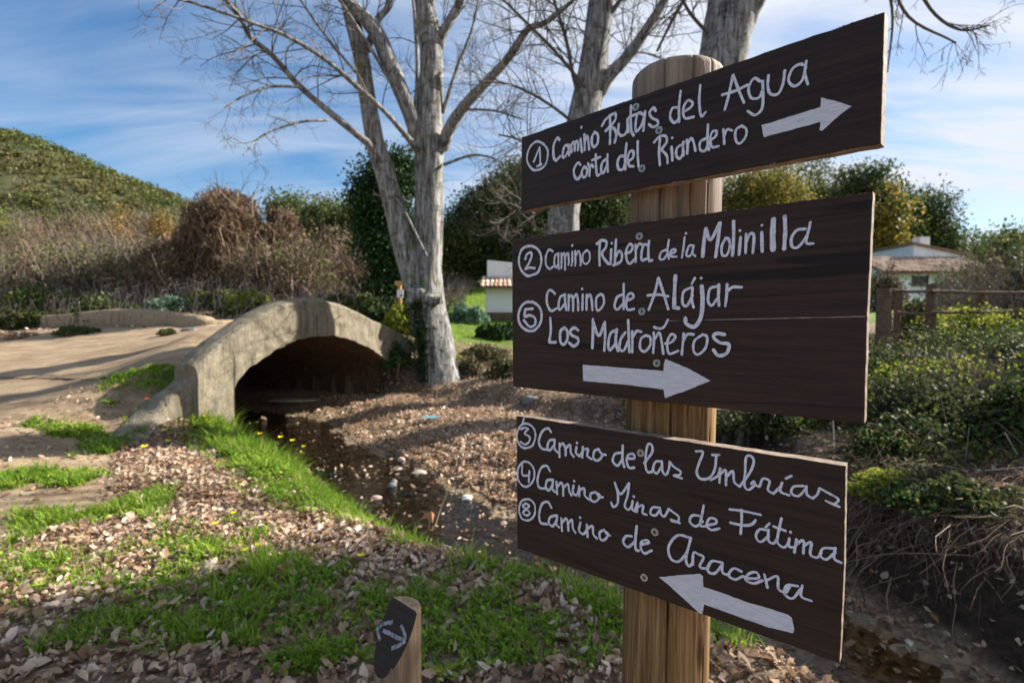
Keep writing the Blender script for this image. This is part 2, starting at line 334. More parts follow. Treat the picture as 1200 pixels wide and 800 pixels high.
def postwood(name, weather=0.5):
    m, t, b = mat(name, .75, .25)
    g = noise(t, 1, 8, .7, wpos(t, (55, 55, 2.2)), .7); g2 = noise(t, 1, 6, .7, wpos(t, (240, 240, 8)), .3)
    c = ramp(t, g, [(.30, (.04, .02, .008)), (.44, (.15, .083, .032)), (.56, (.30, .185, .078)), (.72, (.46, .315, .15))])
    c = mixc_(t, .75, c, ramp(t, g2, [(.34, (.35, .31, .27)), (.6, (1, 1, 1))]), 'MULTIPLY')
    vk = N(t, 'ShaderNodeTexVoronoi'); vk.inputs['Scale'].default_value = 1; t.links.new(wpos(t, (17, 17, 5)), vk.inputs['Vector'])
    kn = N(t, 'ShaderNodeMath', operation='MULTIPLY_ADD'); kn.inputs[1].default_value = .18; t.links.new(g2, kn.inputs[0]); t.links.new(vk.outputs['Distance'], kn.inputs[2])
    c = mixc_(t, .9, c, ramp(t, kn.outputs[0], [(.16, (.28, .2, .14)), (.21, (.6, .5, .4)), (.25, (1, 1, 1))]), 'MULTIPLY')
    gr = ramp(t, noise(t, 1, 6, .6, wpos(t, (40, 40, 3))), [(.3, (.12, .095, .075)), (.6, (.29, .24, .195)), (.8, (.40, .35, .3))])
    gr = mixc_(t, .6, gr, ramp(t, g2, [(.3, (.4, .38, .36)), (.6, (1, 1, 1))]), 'MULTIPLY')
    # weathered grey towards the exposed top of the post
    sx = N(t, 'ShaderNodeSeparateXYZ'); t.links.new(wpos(t), sx.inputs[0])
    a = N(t, 'ShaderNodeMath', operation='MULTIPLY_ADD'); a.inputs[1].default_value = .18; t.links.new(noise(t, 9, 4, .6, wpos(t)), a.inputs[0]); t.links.new(sx.outputs[2], a.inputs[2])
    c = mixc_(t, ramp(t, a.outputs[0], [(1.45 / 2, (0, 0, 0)), (1.75 / 2, (weather,) * 3)]) if False else ramp_h(t, a.outputs[0], 1.42, 1.72, weather), c, gr)
    t.links.new(c, b.inputs['Base Color']); bump(t, b, g2, .5, .002); return m
def ramp_h(t, v, lo, hi, mxv):
    r = N(t, 'ShaderNodeMapRange'); r.inputs['From Min'].default_value = lo; r.inputs['From Max'].default_value = hi; r.inputs['To Max'].default_value = mxv
    t.links.new(v, r.inputs[0]); return r.outputs[0]
M['post'] = postwood('post_wood', .8)
M['bollard'] = postwood('weathered_bollard_wood', .0)
for nd in M['bollard'].node_tree.nodes:
    if nd.bl_idname == 'ShaderNodeMapRange': nd.inputs['From Min'].default_value = -1; nd.inputs['From Max'].default_value = .4; nd.inputs['To Max'].default_value = .55
M['crack'] = flat('dark_wood_crack', (.02, .014, .01), .9)
M['fence'] = flat('old_fence_wood', (.13, .085, .06), .9, .4, 12, .5, 60)
m, t, b = mat('galvanised_screw', .4, .5); M['screw'] = m; b.inputs['Metallic'].default_value = .55
t.links.new(ramp(t, noise(t, 400, 4, .6, wpos(t)), [(.3, (.20, .22, .21)), (.7, (.46, .49, .46))]), b.inputs['Base Color'])
M['brass'] = flat('brass_screw', (.42, .38, .28), .4, .3, 400)
M['screwdark'] = flat('screw_recess', (.02, .02, .02), .6)

def stonemat(name, a, c2, moss=0):
    m, t, b = mat(name, .6, .4)
    c = ramp(t, noise(t, 14, 6, .7, wpos(t)), [(.3, a), (.7, c2)])
    if moss: c = mixc_(t, ramp(t, noise(t, 9, 4, .6, wpos(t)), [(.42, (0, 0, 0)), (.56, (.9,) * 3)]), c, (.13, .16, .03))
    t.links.new(c, b.inputs['Base Color']); bump(t, b, noise(t, 40, 5, .7, wpos(t)), .5, .01); return m
M['stone_pale'] = stonemat('pale_river_stone', (.24, .195, .15), (.46, .40, .33))
M['stone_grey'] = stonemat('grey_slate_stone', (.07, .075, .075), (.22, .225, .22))
M['stone_pink'] = stonemat('pinkish_stone', (.26, .17, .15), (.5, .37, .33))
M['stone_moss'] = stonemat('mossy_stone', (.2, .16, .1), (.46, .4, .26), 1)
M['stone_white'] = stonemat('white_pebble', (.6, .58, .52), (.82, .8, .74))
m, t, b = mat('streambed_pebble', .5, .4); M['pebble'] = m
t.links.new(ramp(t, island(t), [(0, (.05, .035, .025)), (.35, (.16, .11, .07)), (.6, (.25, .17, .10)), (.9, (.34, .26, .18)), (1, (.55, .48, .38))]), b.inputs['Base Color'])

# water
m = bpy.data.materials.new('stream_water'); m.use_nodes = True; t = m.node_tree; t.nodes.clear(); M['water'] = m
o_ = N(t, 'ShaderNodeOutputMaterial'); gl = N(t, 'ShaderNodeBsdfGlossy'); gl.inputs['Roughness'].default_value = .04
trn = N(t, 'ShaderNodeBsdfTransparent'); trn.inputs[0].default_value = (.82, .72, .56, 1); fr = N(t, 'ShaderNodeFresnel'); fr.inputs[0].default_value = 1.33
mm = N(t, 'ShaderNodeMixShader'); bn = N(t, 'ShaderNodeBump'); bn.inputs['Strength'].default_value = .8; bn.inputs['Distance'].default_value = .02
t.links.new(noise(t, 6, 4, .55, wpos(t, (1, 1.6, 1)), .5), bn.inputs['Height'])
for n_ in (gl, fr): t.links.new(bn.outputs[0], n_.inputs['Normal'])
t.links.new(fr.outputs[0], mm.inputs[0]); t.links.new(trn.outputs[0], mm.inputs[1]); t.links.new(gl.outputs[0], mm.inputs[2]); t.links.new(mm.outputs[0], o_.inputs[0])

# ------------------------------------------------------------------ terrain
CP = np.array([
 (-1,1,0),(-3,2,.02),(0,.8,0),(-6,3,.04),(-3,4.5,0),(-1.5,3.4,-.02),(0,-3,0),(-5,-4,0),(-10,5,.12),(-3.3,5.9,-.08),(-3.2,6.5,-.1),(-4.5,5.2,.05),(-4.7,6.0,.36),(-4.35,6.45,.72),(-4.7,7.1,.86),(-5.5,6.9,.52),
 (-8,7,.3),(-9,9.5,.6),(-6,8.2,.7),(-4.9,7.9,1.08),(-4.4,8.4,1.2),(-4.3,9,1.24),(-6.2,10,1.02),(-7.3,12,1.12),(-10,13,1.08),(-13,14,.98),(-17,15,.8),(-14,10,.55),(-20,8,.4),(-3.0,10.6,1.0),(-3.6,12,1.25),
 (-17,18,1.7),(-9,17,2.0),(-25,24,3.2),(-12,27,3.3),(-35,20,2.8),(-50,50,7.5),(-25,45,6.2),(-5,30,2.4),(-8,20,2.0),(-70,30,5),
 (-2.2,10.4,.72),(-1.5,9.95,.06),(-1.2,11.2,.55),(0,12.5,.72),(2,18,.9),(-1.5,16,.75),(-2,24,1.6),(-2,42,4.4),(5,40,4.2),(3,28,2.1),(15,45,4),(30,50,4),(60,60,6),
 (1.2,9.6,.3),(4,12,.8),(8,9,.95),(12,15,1.25),(20,27,1.7),(5.5,6,.62),(3.6,4.4,.38),(2.7,3.6,.26),(2.9,2.7,.22),(3.2,1.8,.15),(4,0,.1),(3.5,-3,0),(10,3,.5),(25,8,1.2),(40,25,2),(-90,90,12),(0,90,8),(70,100,10),(-40,-30,0),(40,-30,0),(0,-60,0),(120,0,3),(-120,0,3),(200,200,14),(-200,200,30),(0,250,22),(2.6,5.2,.3),(1.6,7.6,.15)], float)
_D = np.linalg.norm(CP[:, None, :2] - CP[None, :, :2], axis=2); _w = np.linalg.solve(_D + 1e-6 * np.eye(len(CP)), CP[:, 2])
def base(x, y):
    x = np.atleast_1d(np.asarray(x, float)); y = np.atleast_1d(np.asarray(y, float)); sh = x.shape; x = x.ravel(); y = y.ravel(); o = np.empty(len(x))
    for i in range(0, len(x), 20000):
        o[i:i + 20000] = np.hypot(x[i:i + 20000, None] - CP[None, :, 0], y[i:i + 20000, None] - CP[None, :, 1]) @ _w
    return o.reshape(sh)
WATER_Z = -.35
near = [(-3.45, 6.75), (-2.75, 5.95), (-1.9, 4.95), (-1.1, 3.98), (-.38, 3.38), (.25, 2.98), (.72, 2.66), (1.3, 2.25), (1.8, 1.5), (2.1, .4), (2.4, -3)]
up_near = [(-6.1, 7.9), (-3.7, 6.85)]; 
farw = [(3.0, -3), (2.55, .3), (2.3, 1.5), (2.05, 2.4), (1.75, 3.1), (1.3, 3.5), (.5, 3.85), (-.15, 4.45), (-1.0, 5.6), (-2.1, 6.7), (-2.75, 7.8), (-3.2, 8.4), (-5.2, 9.3)]
WP = np.array(up_near + near + farw)
farf = [(3.15, -3), (2.7, .3), (2.45, 1.5), (2.2, 2.45), (2.0, 3.2), (2.05, 4.0), (2.0, 5.2), (1.2, 6.8), (.2, 8.0), (-.9, 8.9), (-1.7, 9.3), (-2.55, 9.2), (-3.0, 9.35), (-4.9, 10.1)]
FP = np.array([(-6.2, 7.75)] + [(-3.75, 6.75), (-3.5, 6.62)] + near[1:] + farf)
def sdist(x, y, P):
    x = np.asarray(x, float).ravel(); y = np.asarray(y, float).ravel(); d = np.full(len(x), 1e9); ins = np.zeros(len(x), bool)
    for i in range(len(P)):
        a = P[i]; b = P[(i + 1) % len(P)]; e = b - a
        tt = np.clip(((x - a[0]) * e[0] + (y - a[1]) * e[1]) / (e @ e), 0, 1)
        d = np.minimum(d, np.hypot(x - a[0] - tt * e[0], y - a[1] - tt * e[1]))
        c = (a[1] > y) != (b[1] > y)
        xx = a[0] + (y - a[1]) / (e[1] if abs(e[1]) > 1e-9 else 1e-9) * e[0]; ins ^= c & (x < xx)
    return np.where(ins, -d, d)
sst = lambda v: (lambda q: q * q * (3 - 2 * q))(np.clip(v, 0, 1))
BDX, BDY = .4 / math.hypot(.4, 1), 1 / math.hypot(.4, 1); TUN = (.32, 4.05)
def H(x, y, detail=True):
    x = np.atleast_1d(np.asarray(x, float)).ravel(); y = np.atleast_1d(np.asarray(y, float)).ravel()
    z = base(x, y)
    r = np.hypot(x, y)
    if detail: z = z + (fbm(x * 1.1, y * 1.1, 3) - .5) * .10 * np.clip(r / 3, .2, 1) + (fbm(x * 6, y * 6, 9) - .5) * .035
    dw = sdist(x, y, WP); df = sdist(x, y, FP)
    if detail:
        wob = (fbm(x * 2.3, y * 2.3, 21) - .5) * .35; dw = dw + wob * .7; df = df + wob * .5
    floor_ = WATER_Z + np.where(dw < 0, -.055 * sst(-dw / .25), .015 + .17 * sst(dw / 1.1)) + (((fbm(x * 4, y * 4, 30) - .5) * .10 + (fbm(x * 11, y * 11, 34, 3) - .5) * .07) if detail else 0)
    k = sst(df / .5)
    z = floor_ * (1 - k) + np.maximum(z, floor_) * k
    bu_ = (x + 3.68) * BDX + (y - 6.0) * BDY; bv_ = -((x + 3.68) * BDY - (y - 6.0) * BDX)
    z = np.where((bv_ > .18) & (bv_ < 4.45) & (bu_ > TUN[0]) & (bu_ < TUN[1]), np.minimum(z, floor_), z)
    return z
def hz(x, y): return float(H([x], [y])[0])
def ground(px, py):
    """world point where the pixel's ray meets the terrain"""
    r = ray(px, py); lo = .6
    ts = np.concatenate([np.linspace(.6, 12, 600), np.linspace(12, 60, 300)])
    P = CAM + ts[:, None] * r; h = H(P[:, 0], P[:, 1]); k = np.argmax(P[:, 2] < h)
    return np.array([P[k, 0], P[k, 1], h[k]])

na = 520
aa = np.linspace(-math.pi, math.pi, na, endpoint=False); aa = aa - .55 * np.sin(aa)     # denser towards +Y
rr = np.concatenate([[.02], np.geomspace(.6, 900, 280)])
A, R_ = np.meshgrid(aa, rr); X = np.sin(A) * R_; Y = np.cos(A) * R_
Z = H(X.ravel(), Y.ravel()).reshape(X.shape)
V = np.stack([X, Y, Z], -1).reshape(-1, 3)
i = np.arange(len(rr) - 1)[:, None] * na; j = np.arange(na)[None]
F = np.stack([i + j, i + na + j, i + na + (j + 1) % na, i + (j + 1) % na], -1).reshape(-1, 4)
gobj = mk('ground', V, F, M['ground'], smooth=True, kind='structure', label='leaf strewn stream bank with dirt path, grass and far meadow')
PATH = np.array([(-3.95, 6.15), (-4.1, 5.3), (-3.0, 3.6), (-3.1, 2.55), (-4.4, 1.8), (-20, 1.0), (-40, 6), (-25, 14.5), (-17, 14.6), (-10, 12.8), (-6.4, 12.2), (-4.6, 13.2), (-3.0, 11.4), (-2.6, 10.5), (-3.4, 9.0), (-4.2, 7.4)])
vx, vy = V[:, 0], V[:, 1]
dpth = sdist(vx, vy, PATH); dwv = sdist(vx, vy, WP); dfv = sdist(vx, vy, FP)
mpath = np.clip(.5 - dpth / 1.0, 0, 1)
meadow = (vy > 10.9 + .5 * vx.clip(-2, 6)) & (vx > -3.2 - (vy - 10) * .15) & (dpth > .2)
mgreen = np.where(meadow, np.clip(.25 + (vy - 11) * .3, 0, 1), 0.15 * (fbm(vx * .8, vy * .8, 40) > .5))
mgreen = np.where((vy > 16) & (vx < -3), .35, mgreen)
mbed = np.clip(.6 - dfv / .3, 0, 1) * np.clip(1.1 - dwv / 1.3, .25, 1)
ca = gobj.data.color_attributes.new('mask', 'FLOAT_COLOR', 'POINT')
ca.data.foreach_set('color', np.stack([mpath, mgreen, mbed, np.ones_like(mbed)], -1).ravel())

# water sheet
gx, gy = np.meshgrid(np.linspace(-7.5, 3.6, 60), np.linspace(-3, 10.5, 70)); Vw = np.stack([gx, gy, np.full_like(gx, WATER_Z)], -1).reshape(-1, 3)
i = np.arange(69)[:, None] * 60; j = np.arange(59)[None]; Fw = np.stack([i + j, i + j + 1, i + 61 + j, i + 60 + j], -1).reshape(-1, 4)
cxy = Vw[Fw].mean(1); keep = sdist(cxy[:, 0], cxy[:, 1], FP) < .45; Fw = Fw[keep]
mk('stream', Vw, Fw, M['water'], smooth=True, kind='structure', label='shallow brown stream running from under the bridge')

# ------------------------------------------------------------------ bridge
BA = np.array([-3.68, 6.0, 0.]); BD = np.array([.4, 1, 0.]); BD /= np.linalg.norm(BD); BN = np.array([BD[1], -BD[0], 0.])   # BN faces the stream / camera side
def bu(px, py):
    p = on_plane(px, py, BA, BN); return np.array([(p - BA) @ BD, p[2]])
top = np.array([bu(*q) for q in [(231, 427), (244, 414), (258, 402), (272, 391), (288, 379), (303, 369), (318, 360.5), (334, 353), (357, 348.5), (380, 349), (399, 354), (418, 363), (441, 374), (464, 385), (484, 396)]])
intr = np.array([bu(*q) for q in [(275, 457), (279, 447), (284, 440), (292, 431), (303, 423), (322, 411), (342, 400), (368.5, 394), (391.5, 393), (414.5, 399), (434, 408), (447, 417), (456, 426), (462, 436)]])
uL, uR = intr[0, 0], intr[-1, 0]; print('tunnel', uL, uR)
U0, U1 = top[0, 0], top[-1, 0]
ztop = lambda u: np.interp(u, top[:, 0], top[:, 1])
zint = lambda u: np.interp(u, intr[:, 0], intr[:, 1])
bridge = empty('footbridge', (BA[0], BA[1], 0), label='old humpbacked stone footbridge arching over the stream', cat='bridge')
us = np.unique(np.concatenate([np.linspace(U0, U1, 130), [uL - .004, uL + .004, uR - .004, uR + .004]]))
TH = .40; loops = []
for u in us:
    zt = ztop(u) + (fbm(u * 3, 0, 5) - .5) * .04; zb = zint(u) if uL < u < uR else -.7
    pr = []
    for k in np.linspace(0, 1, 13): pr.append((0, zb + (zt - .07 - zb) * k))
    for a_ in np.linspace(0, math.pi, 7)[1:-1]: pr.append((TH / 2 - (TH / 2) * math.cos(a_), zt - .07 + .07 * math.sin(a_)))
    for k in np.linspace(1, 0, 7): pr.append((TH, zb + (zt - .07 - zb) * k))
    L = []
    for q, (v, z) in enumerate(pr):
        nn = (float(fbm(u * 4, z * 4 + 9 * (v > .2), 11)) - .5) * .06 * (1 if v < .3 else -1)
        edge_ = 0.012 * (abs(z - zb) < .01) * (float(fbm(u * 9, 2, 8)) - .5) * 4
        L.append(BA + BD * u - BN * (v - nn) + np.array([0, 0, z + edge_]))
    loops.append(L)
m_ = len(loops[0]); V = np.array(loops).reshape(-1, 3); F = []
for a_ in range(len(us) - 1):
    for q in range(m_): F.append((a_ * m_ + q, (a_ + 1) * m_ + q, (a_ + 1) * m_ + (q + 1) % m_, a_ * m_ + (q + 1) % m_))
F.append(tuple(range(m_))[::-1][::-1]); F.append(tuple((len(us) - 1) * m_ + q for q in range(m_))[::-1])
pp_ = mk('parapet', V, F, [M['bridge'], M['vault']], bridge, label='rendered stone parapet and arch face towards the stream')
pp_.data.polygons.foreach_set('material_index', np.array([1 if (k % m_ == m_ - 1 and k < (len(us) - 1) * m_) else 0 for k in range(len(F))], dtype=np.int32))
# vault under the deck
ip = np.vstack([[uL, -.7], [uL, 0.1], intr[:, :], [uR, .1], [uR, -.7]]); V = []; vv = np.linspace(TH - .02, 4.4, 24)
ip = np.vstack([catmull(ip, 3)])
for v in vv:
    for u, z in ip:
        nn = (float(fbm(u * 5 + z * 4, v * 5, 15)) - .5) * .07
        q_ = BA + BD * u - BN * v; V.append(q_ + np.array([0, 0, z + .012 + nn - .13 * (v - TH)]))
k = len(ip); i = np.arange(len(vv) - 1)[:, None] * k; j = np.arange(k - 1)[None]
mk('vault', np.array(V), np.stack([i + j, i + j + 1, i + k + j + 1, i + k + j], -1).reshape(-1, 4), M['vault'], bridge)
gu, gz = np.meshgrid(np.linspace(uL - .15, uR + .15, 46), np.linspace(-.7, .36, 26)); nn = (fbm(gu * 5, gz * 6, 19) - .5) * .10; V = BA[None] + BD[None] * gu.reshape(-1, 1) - BN[None] * (4.15 + nn.reshape(-1, 1)) + np.array([[0, 0, 1.]]) * gz.reshape(-1, 1)
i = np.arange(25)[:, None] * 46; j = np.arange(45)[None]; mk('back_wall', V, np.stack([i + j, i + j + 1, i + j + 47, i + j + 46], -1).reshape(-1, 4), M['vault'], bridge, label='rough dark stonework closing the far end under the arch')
# deck over the vault
du = np.linspace(U0 + .05, U1 - .1, 40); dv = np.linspace(TH - .03, 5.2, 34); V = []
for u in du:
    for v in dv:
        p = BA + BD * u - BN * v; V.append((p[0], p[1], 0))
V = np.array(V); hb_ = base(V[:, 0], V[:, 1]); 
uu = np.repeat(du, len(dv)); vv2 = np.tile(dv, len(du))
V[:, 2] = hb_ + (fbm(V[:, 0] * 1.1, V[:, 1] * 1.1, 3) - .5) * .10 * np.clip(np.hypot(V[:, 0], V[:, 1]) / 3, .2, 1) + (fbm(V[:, 0] * 6, V[:, 1] * 6, 9) - .5) * .035 + .012
V[:, 2] = np.maximum(V[:, 2], np.where((uu > uL - .15) & (uu < uR + .15), np.interp(uu, intr[:, 0], intr[:, 1]) + .16 - .13 * (vv2 - TH), -9))
k = len(dv); i = np.arange(len(du) - 1)[:, None] * k; j = np.arange(k - 1)[None]
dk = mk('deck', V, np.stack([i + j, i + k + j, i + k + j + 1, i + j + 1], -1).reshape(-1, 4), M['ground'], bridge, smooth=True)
ca = dk.data.color_attributes.new('mask', 'FLOAT_COLOR', 'POINT'); ca.data.foreach_set('color', np.tile([1, 0, 0, 1.], len(V)))

def wall_sweep(name, pts, width, tops, bottoms, mat_, rnd=.05, parent=None, seed=0, **kw):
    P = catmull(np.array([(p[0], p[1], tp, bt) for p, tp, bt in zip(pts, tops, bottoms)]), 10)
    T = np.gradient(P[:, :2], axis=0); T /= np.linalg.norm(T, axis=1)[:, None]; NN = np.stack([-T[:, 1], T[:, 0]], -1)
    prof = [(-.5, 0), (-.5, .35), (-.5, .7), (-.47, .93), (-.3, 1), (0, 1.01), (.3, 1), (.47, .93), (.5, .7), (.5, .35), (.5, 0)]
    V = []
    for a_, p in enumerate(P):
        for q, (s, h) in enumerate(prof):
            nn = (float(fbm(a_ * .3 + q * .7, seed * 3.1 + q, 17)) - .5)
            xy = p[:2] + NN[a_] * (s * width * (1 + .18 * nn)); V.append((xy[0], xy[1], p[3] + (p[2] - p[3]) * h + .05 * nn * (h > .5)))
    k = len(prof); F = [(a_ * k + q, a_ * k + q + 1, (a_ + 1) * k + q + 1, (a_ + 1) * k + q) for a_ in range(len(P) - 1) for q in range(k - 1)]
    F += [tuple(range(k)), tuple((len(P) - 1) * k + q for q in range(k))[::-1]]
    return mk(name, V, F, mat_, parent, smooth=True, **kw)
g1 = [(-3.95, 6.12), (-4.12, 5.85), (-4.14, 5.6), (-4.02, 5.35), (-3.98, 5.1)]
wall_sweep('wing_wall', g1, .42, [.62, .36, .17, .07, .0], [-.5] * 5, M['bridge'], parent=bridge, seed=2, label='low rounded wing wall sloping down to the path')
lw = [at(-60, 360, 15.6)[:2], at(0, 360, 15.0)[:2], at(80, 360, 14.3)[:2], at(140, 360, 13.6)[:2], at(196, 360, 12.9)[:2], at(235, 360, 12.2)[:2], at(262, 360, 12.2)[:2], (-5.6, 13.6)]
lz = [at(-60, 372, 15.6)[2], at(0, 372, 15)[2], at(80, 368, 14.3)[2], at(140, 362, 13.6)[2], at(196, 365, 12.9)[2], at(235, 370, 12.2)[2], at(262, 375, 12.2)[2], 1.3]
tagp(wall_sweep('low_wall', lw, .5, lz, [.3] * 8, M['lowwall'], seed=9), 'long low tan stone wall along the far side of the path', 'wall')

# ------------------------------------------------------------------ signpost
PC = np.array([.2168, .72, 0.])
PZ0 = hz(PC[0], PC[1])
sign = empty('signpost', (PC[0], PC[1], PZ0), label='round wooden post carrying three dark brown hand lettered direction boards', cat='signpost')
def round_post(cx, cy, z0, z1, R, cracks, nseg=260, nz=120, cham=.012, lean=(0, 0)):
    th = np.arange(nseg) / nseg * 2 * math.pi; zs = np.concatenate([np.linspace(z0, z1 - cham, nz), z1 - cham * np.array([.7, .4, .15, 0])])
    V = []
    for q, z in enumerate(zs):
        k = max(0, (z - (z1 - cham)) / cham)
        r = R * (1 + (fbm(th * 2.2, z * 1.5 + th * 0, 2) - .5) * .05 + (vn(np.cos(th) * 9 + 20, np.sin(th) * 9 + z * 3, 4) - .5) * .02) - .010 * (1 - math.sqrt(max(0, 1 - k * k))) * 1.2
        for (ca_, w_, d_, za, zb, ph) in cracks:
            c0 = ca_ + .035 * math.sin(z * 7 + ph) + .012 * math.sin(z * 31 + ph)
            dd = (th - c0 + math.pi) % (2 * math.pi) - math.pi
            s = min(1, max(0, (z - za) / .05)) * min(1, max(0, (zb - z) / .03 + .3))
            r = r - d_ * s * np.exp(-(dd / w_) ** 4)
        V.append(np.stack([cx + lean[0] * (z - z0) + r * np.cos(th), cy + r * np.sin(th), np.full(nseg, z)], -1))
    V = np.array(V).reshape(-1, 3); m = len(zs); i = np.arange(m - 1)[:, None] * nseg; j = np.arange(nseg)[None]
    F = np.stack([i + j, i + (j + 1) % nseg, i + nseg + (j + 1) % nseg, i + nseg + j], -1).reshape(-1, 4)
    c = V[-nseg:].mean(0); V = np.vstack([V, c[None]]); last = (m - 1) * nseg
    F = np.vstack([F, np.stack([last + j[0], last + (j[0] + 1) % nseg, np.full(nseg, len(V) - 1), np.full(nseg, len(V) - 1)], -1)])
    return V, F
front = math.atan2(-1, -.3)
cr_ = [(front + .33, .016, .010, 1.2, 1.9, 0), (front - .30, .010, .006, 1.3, 1.9, 1), (front + .72, .009, .005, 1.1, 1.9, 2),
       (front + .02, .018, .011, -1, 1.24, 3), (front + .95, .008, .004, -1, 1.2, 4)]
V, F = round_post(PC[0], PC[1], PZ0 - .12, 1.682, .0603, cr_, lean=(.006, 0))
a = Acc(); a.add(V, F); a.build('post', M['post'], sign, smooth=True, label='round treated timber post split by long dark drying cracks')

BOARDS = {
 1: (44.5, [(611, 161), (1036.5, 13), (1032, 168.5), (610.4, 247)], 'paint1', 'top board, white lettering Camino Rutas del Agua and an arrow to the right'),
 2: (49.0, [(600, 280), (1023, 224.5), (1012.6, 496.7), (601, 453)], 'paint2', 'tall middle board of two planks with worn brown paint'),
 3: (51.5, [(605, 487), (991, 546), (984, 777), (606, 642)], 'paint3', 'bottom board with three lines of lettering and an arrow to the left')}
BT = .018
def set_uvw(o, origin, d, n):
    me = o.data; nV = len(me.vertices); co = np.empty(nV * 3); me.vertices.foreach_get('co', co); co = co.reshape(-1, 3) + np.array(o['_w']) - origin
    at_ = me.attributes.new('uvw', 'FLOAT_VECTOR', 'POINT'); at_.data.foreach_set('vector', np.stack([co @ d, co @ n, co[:, 2]], -1).ravel())
def plank(parent, org, d, n, quad, matl, seed, lowedge=False, nu=60, nzv=14):
    """quad: (u,z) corners TL TR BR BL on the front plane; solid plank with softened, slightly chipped edges"""
    TL, TR, BR, BL = [np.array(q) for q in quad]
    us = np.concatenate([[0, .0035], np.linspace(.01, .99, nu), [.9965, 1]]); ws = np.concatenate([[0, .012], np.linspace(.04, .96, nzv), [.988, 1]])
    def pt(s, w_, dep):
        a_ = TL + (TR - TL) * s; b_ = BL + (BR - BL) * s; q = a_ + (b_ - a_) * w_
        en = (float(vn(s * 60, w_ * 2, seed)) - .5) * .0008
        if w_ in (0, 1): q = q + np.array([0, en * 1.5])
        if s in (0, 1): q = q + np.array([(float(vn(w_ * 30, 3, seed + 1)) - .5) * .0005, 0])
        return org + d * q[0] + np.array([0, 0, q[1]]) - n * dep
    G = {}
    V = []; F = []
    def idx(i, j, k):
        if (i, j, k) not in G:
            s, w_ = us[i], ws[j]; rim = (i in (0, len(us) - 1)) + (j in (0, len(ws) - 1))
            dep = .0009 * min(1, rim) if k == 0 else BT - .0009 * min(1, rim)
            G[(i, j, k)] = len(V); V.append(pt(s, w_, dep))
        return G[(i, j, k)]
    I, J = len(us), len(ws)
    for i in range(I - 1):
        for j in range(J - 1):
            F.append((idx(i, j, 0), idx(i, j + 1, 0), idx(i + 1, j + 1, 0), idx(i + 1, j, 0)))
            F.append((idx(i, j, 1), idx(i + 1, j, 1), idx(i + 1, j + 1, 1), idx(i, j + 1, 1)))
    nfront = len(F)
    for i in range(I - 1):
        F.append((idx(i, 0, 0), idx(i + 1, 0, 0), idx(i + 1, 0, 1), idx(i, 0, 1)))
        F.append((idx(i, J - 1, 0), idx(i, J - 1, 1), idx(i + 1, J - 1, 1), idx(i + 1, J - 1, 0)))
    for j in range(J - 1):
        F.append((idx(0, j, 0), idx(0, j, 1), idx(0, j + 1, 1), idx(0, j + 1, 0)))
        F.append((idx(I - 1, j, 0), idx(I - 1, j + 1, 0), idx(I - 1, j + 1, 1), idx(I - 1, j, 1)))
    o = mk('plank', np.array(V), F, [matl, M['raw']], parent)
    mi = np.zeros(len(F), dtype=np.int32); mi[nfront:] = 1; o.data.polygons.foreach_set('material_index', mi)
    set_uvw(o, org + np.array([0, 0, seed * 1.7]), d, n)
    return o

def T(sc, ox, oy, s):
    """crop-space stroke text -> list of pixel polylines"""
    o = []
    for st in s.split(';'):
        st = st.strip()
        if st: o.append([(float(p.split(',')[0]) / sc + ox, float(p.split(',')[1]) / sc + oy) for p in st.split()])
    return o
def ell(cx, cy, rx, ry, sc, ox, oy, tilt=0, n=14):
    o = []
    for k in range(n + 1):
        a_ = -1.4 + k * 2 * math.pi / n * 1.01; w_ = 1 + random.uniform(-.035, .035)
        x, y = rx * w_ * math.cos(a_), ry * w_ * math.sin(a_); o.append(((cx + x * math.cos(tilt) - y * math.sin(tilt)) / sc + ox, (cy + x * math.sin(tilt) + y * math.cos(tilt)) / sc + oy))
    return [o]
TA = lambda s: T(6.6667, 610, 110, s); TB = lambda s: T(4.4444, 740, 70, s); TC = lambda s: T(6, 600, 255, s); TD = lambda s: T(5.4545, 760, 235, s)
TE = lambda s: T(7.5, 600, 320, s); TF = lambda s: T(4.7071, 740, 310, s); TG = lambda s: T(6, 600, 480, s); TH_ = lambda s: T(5.4545, 780, 500, s)
TI = lambda s: T(6, 600, 530, s); TJ = lambda s: T(4.2857, 720, 560, s); TK = lambda s: T(5.3333, 740, 640, s)
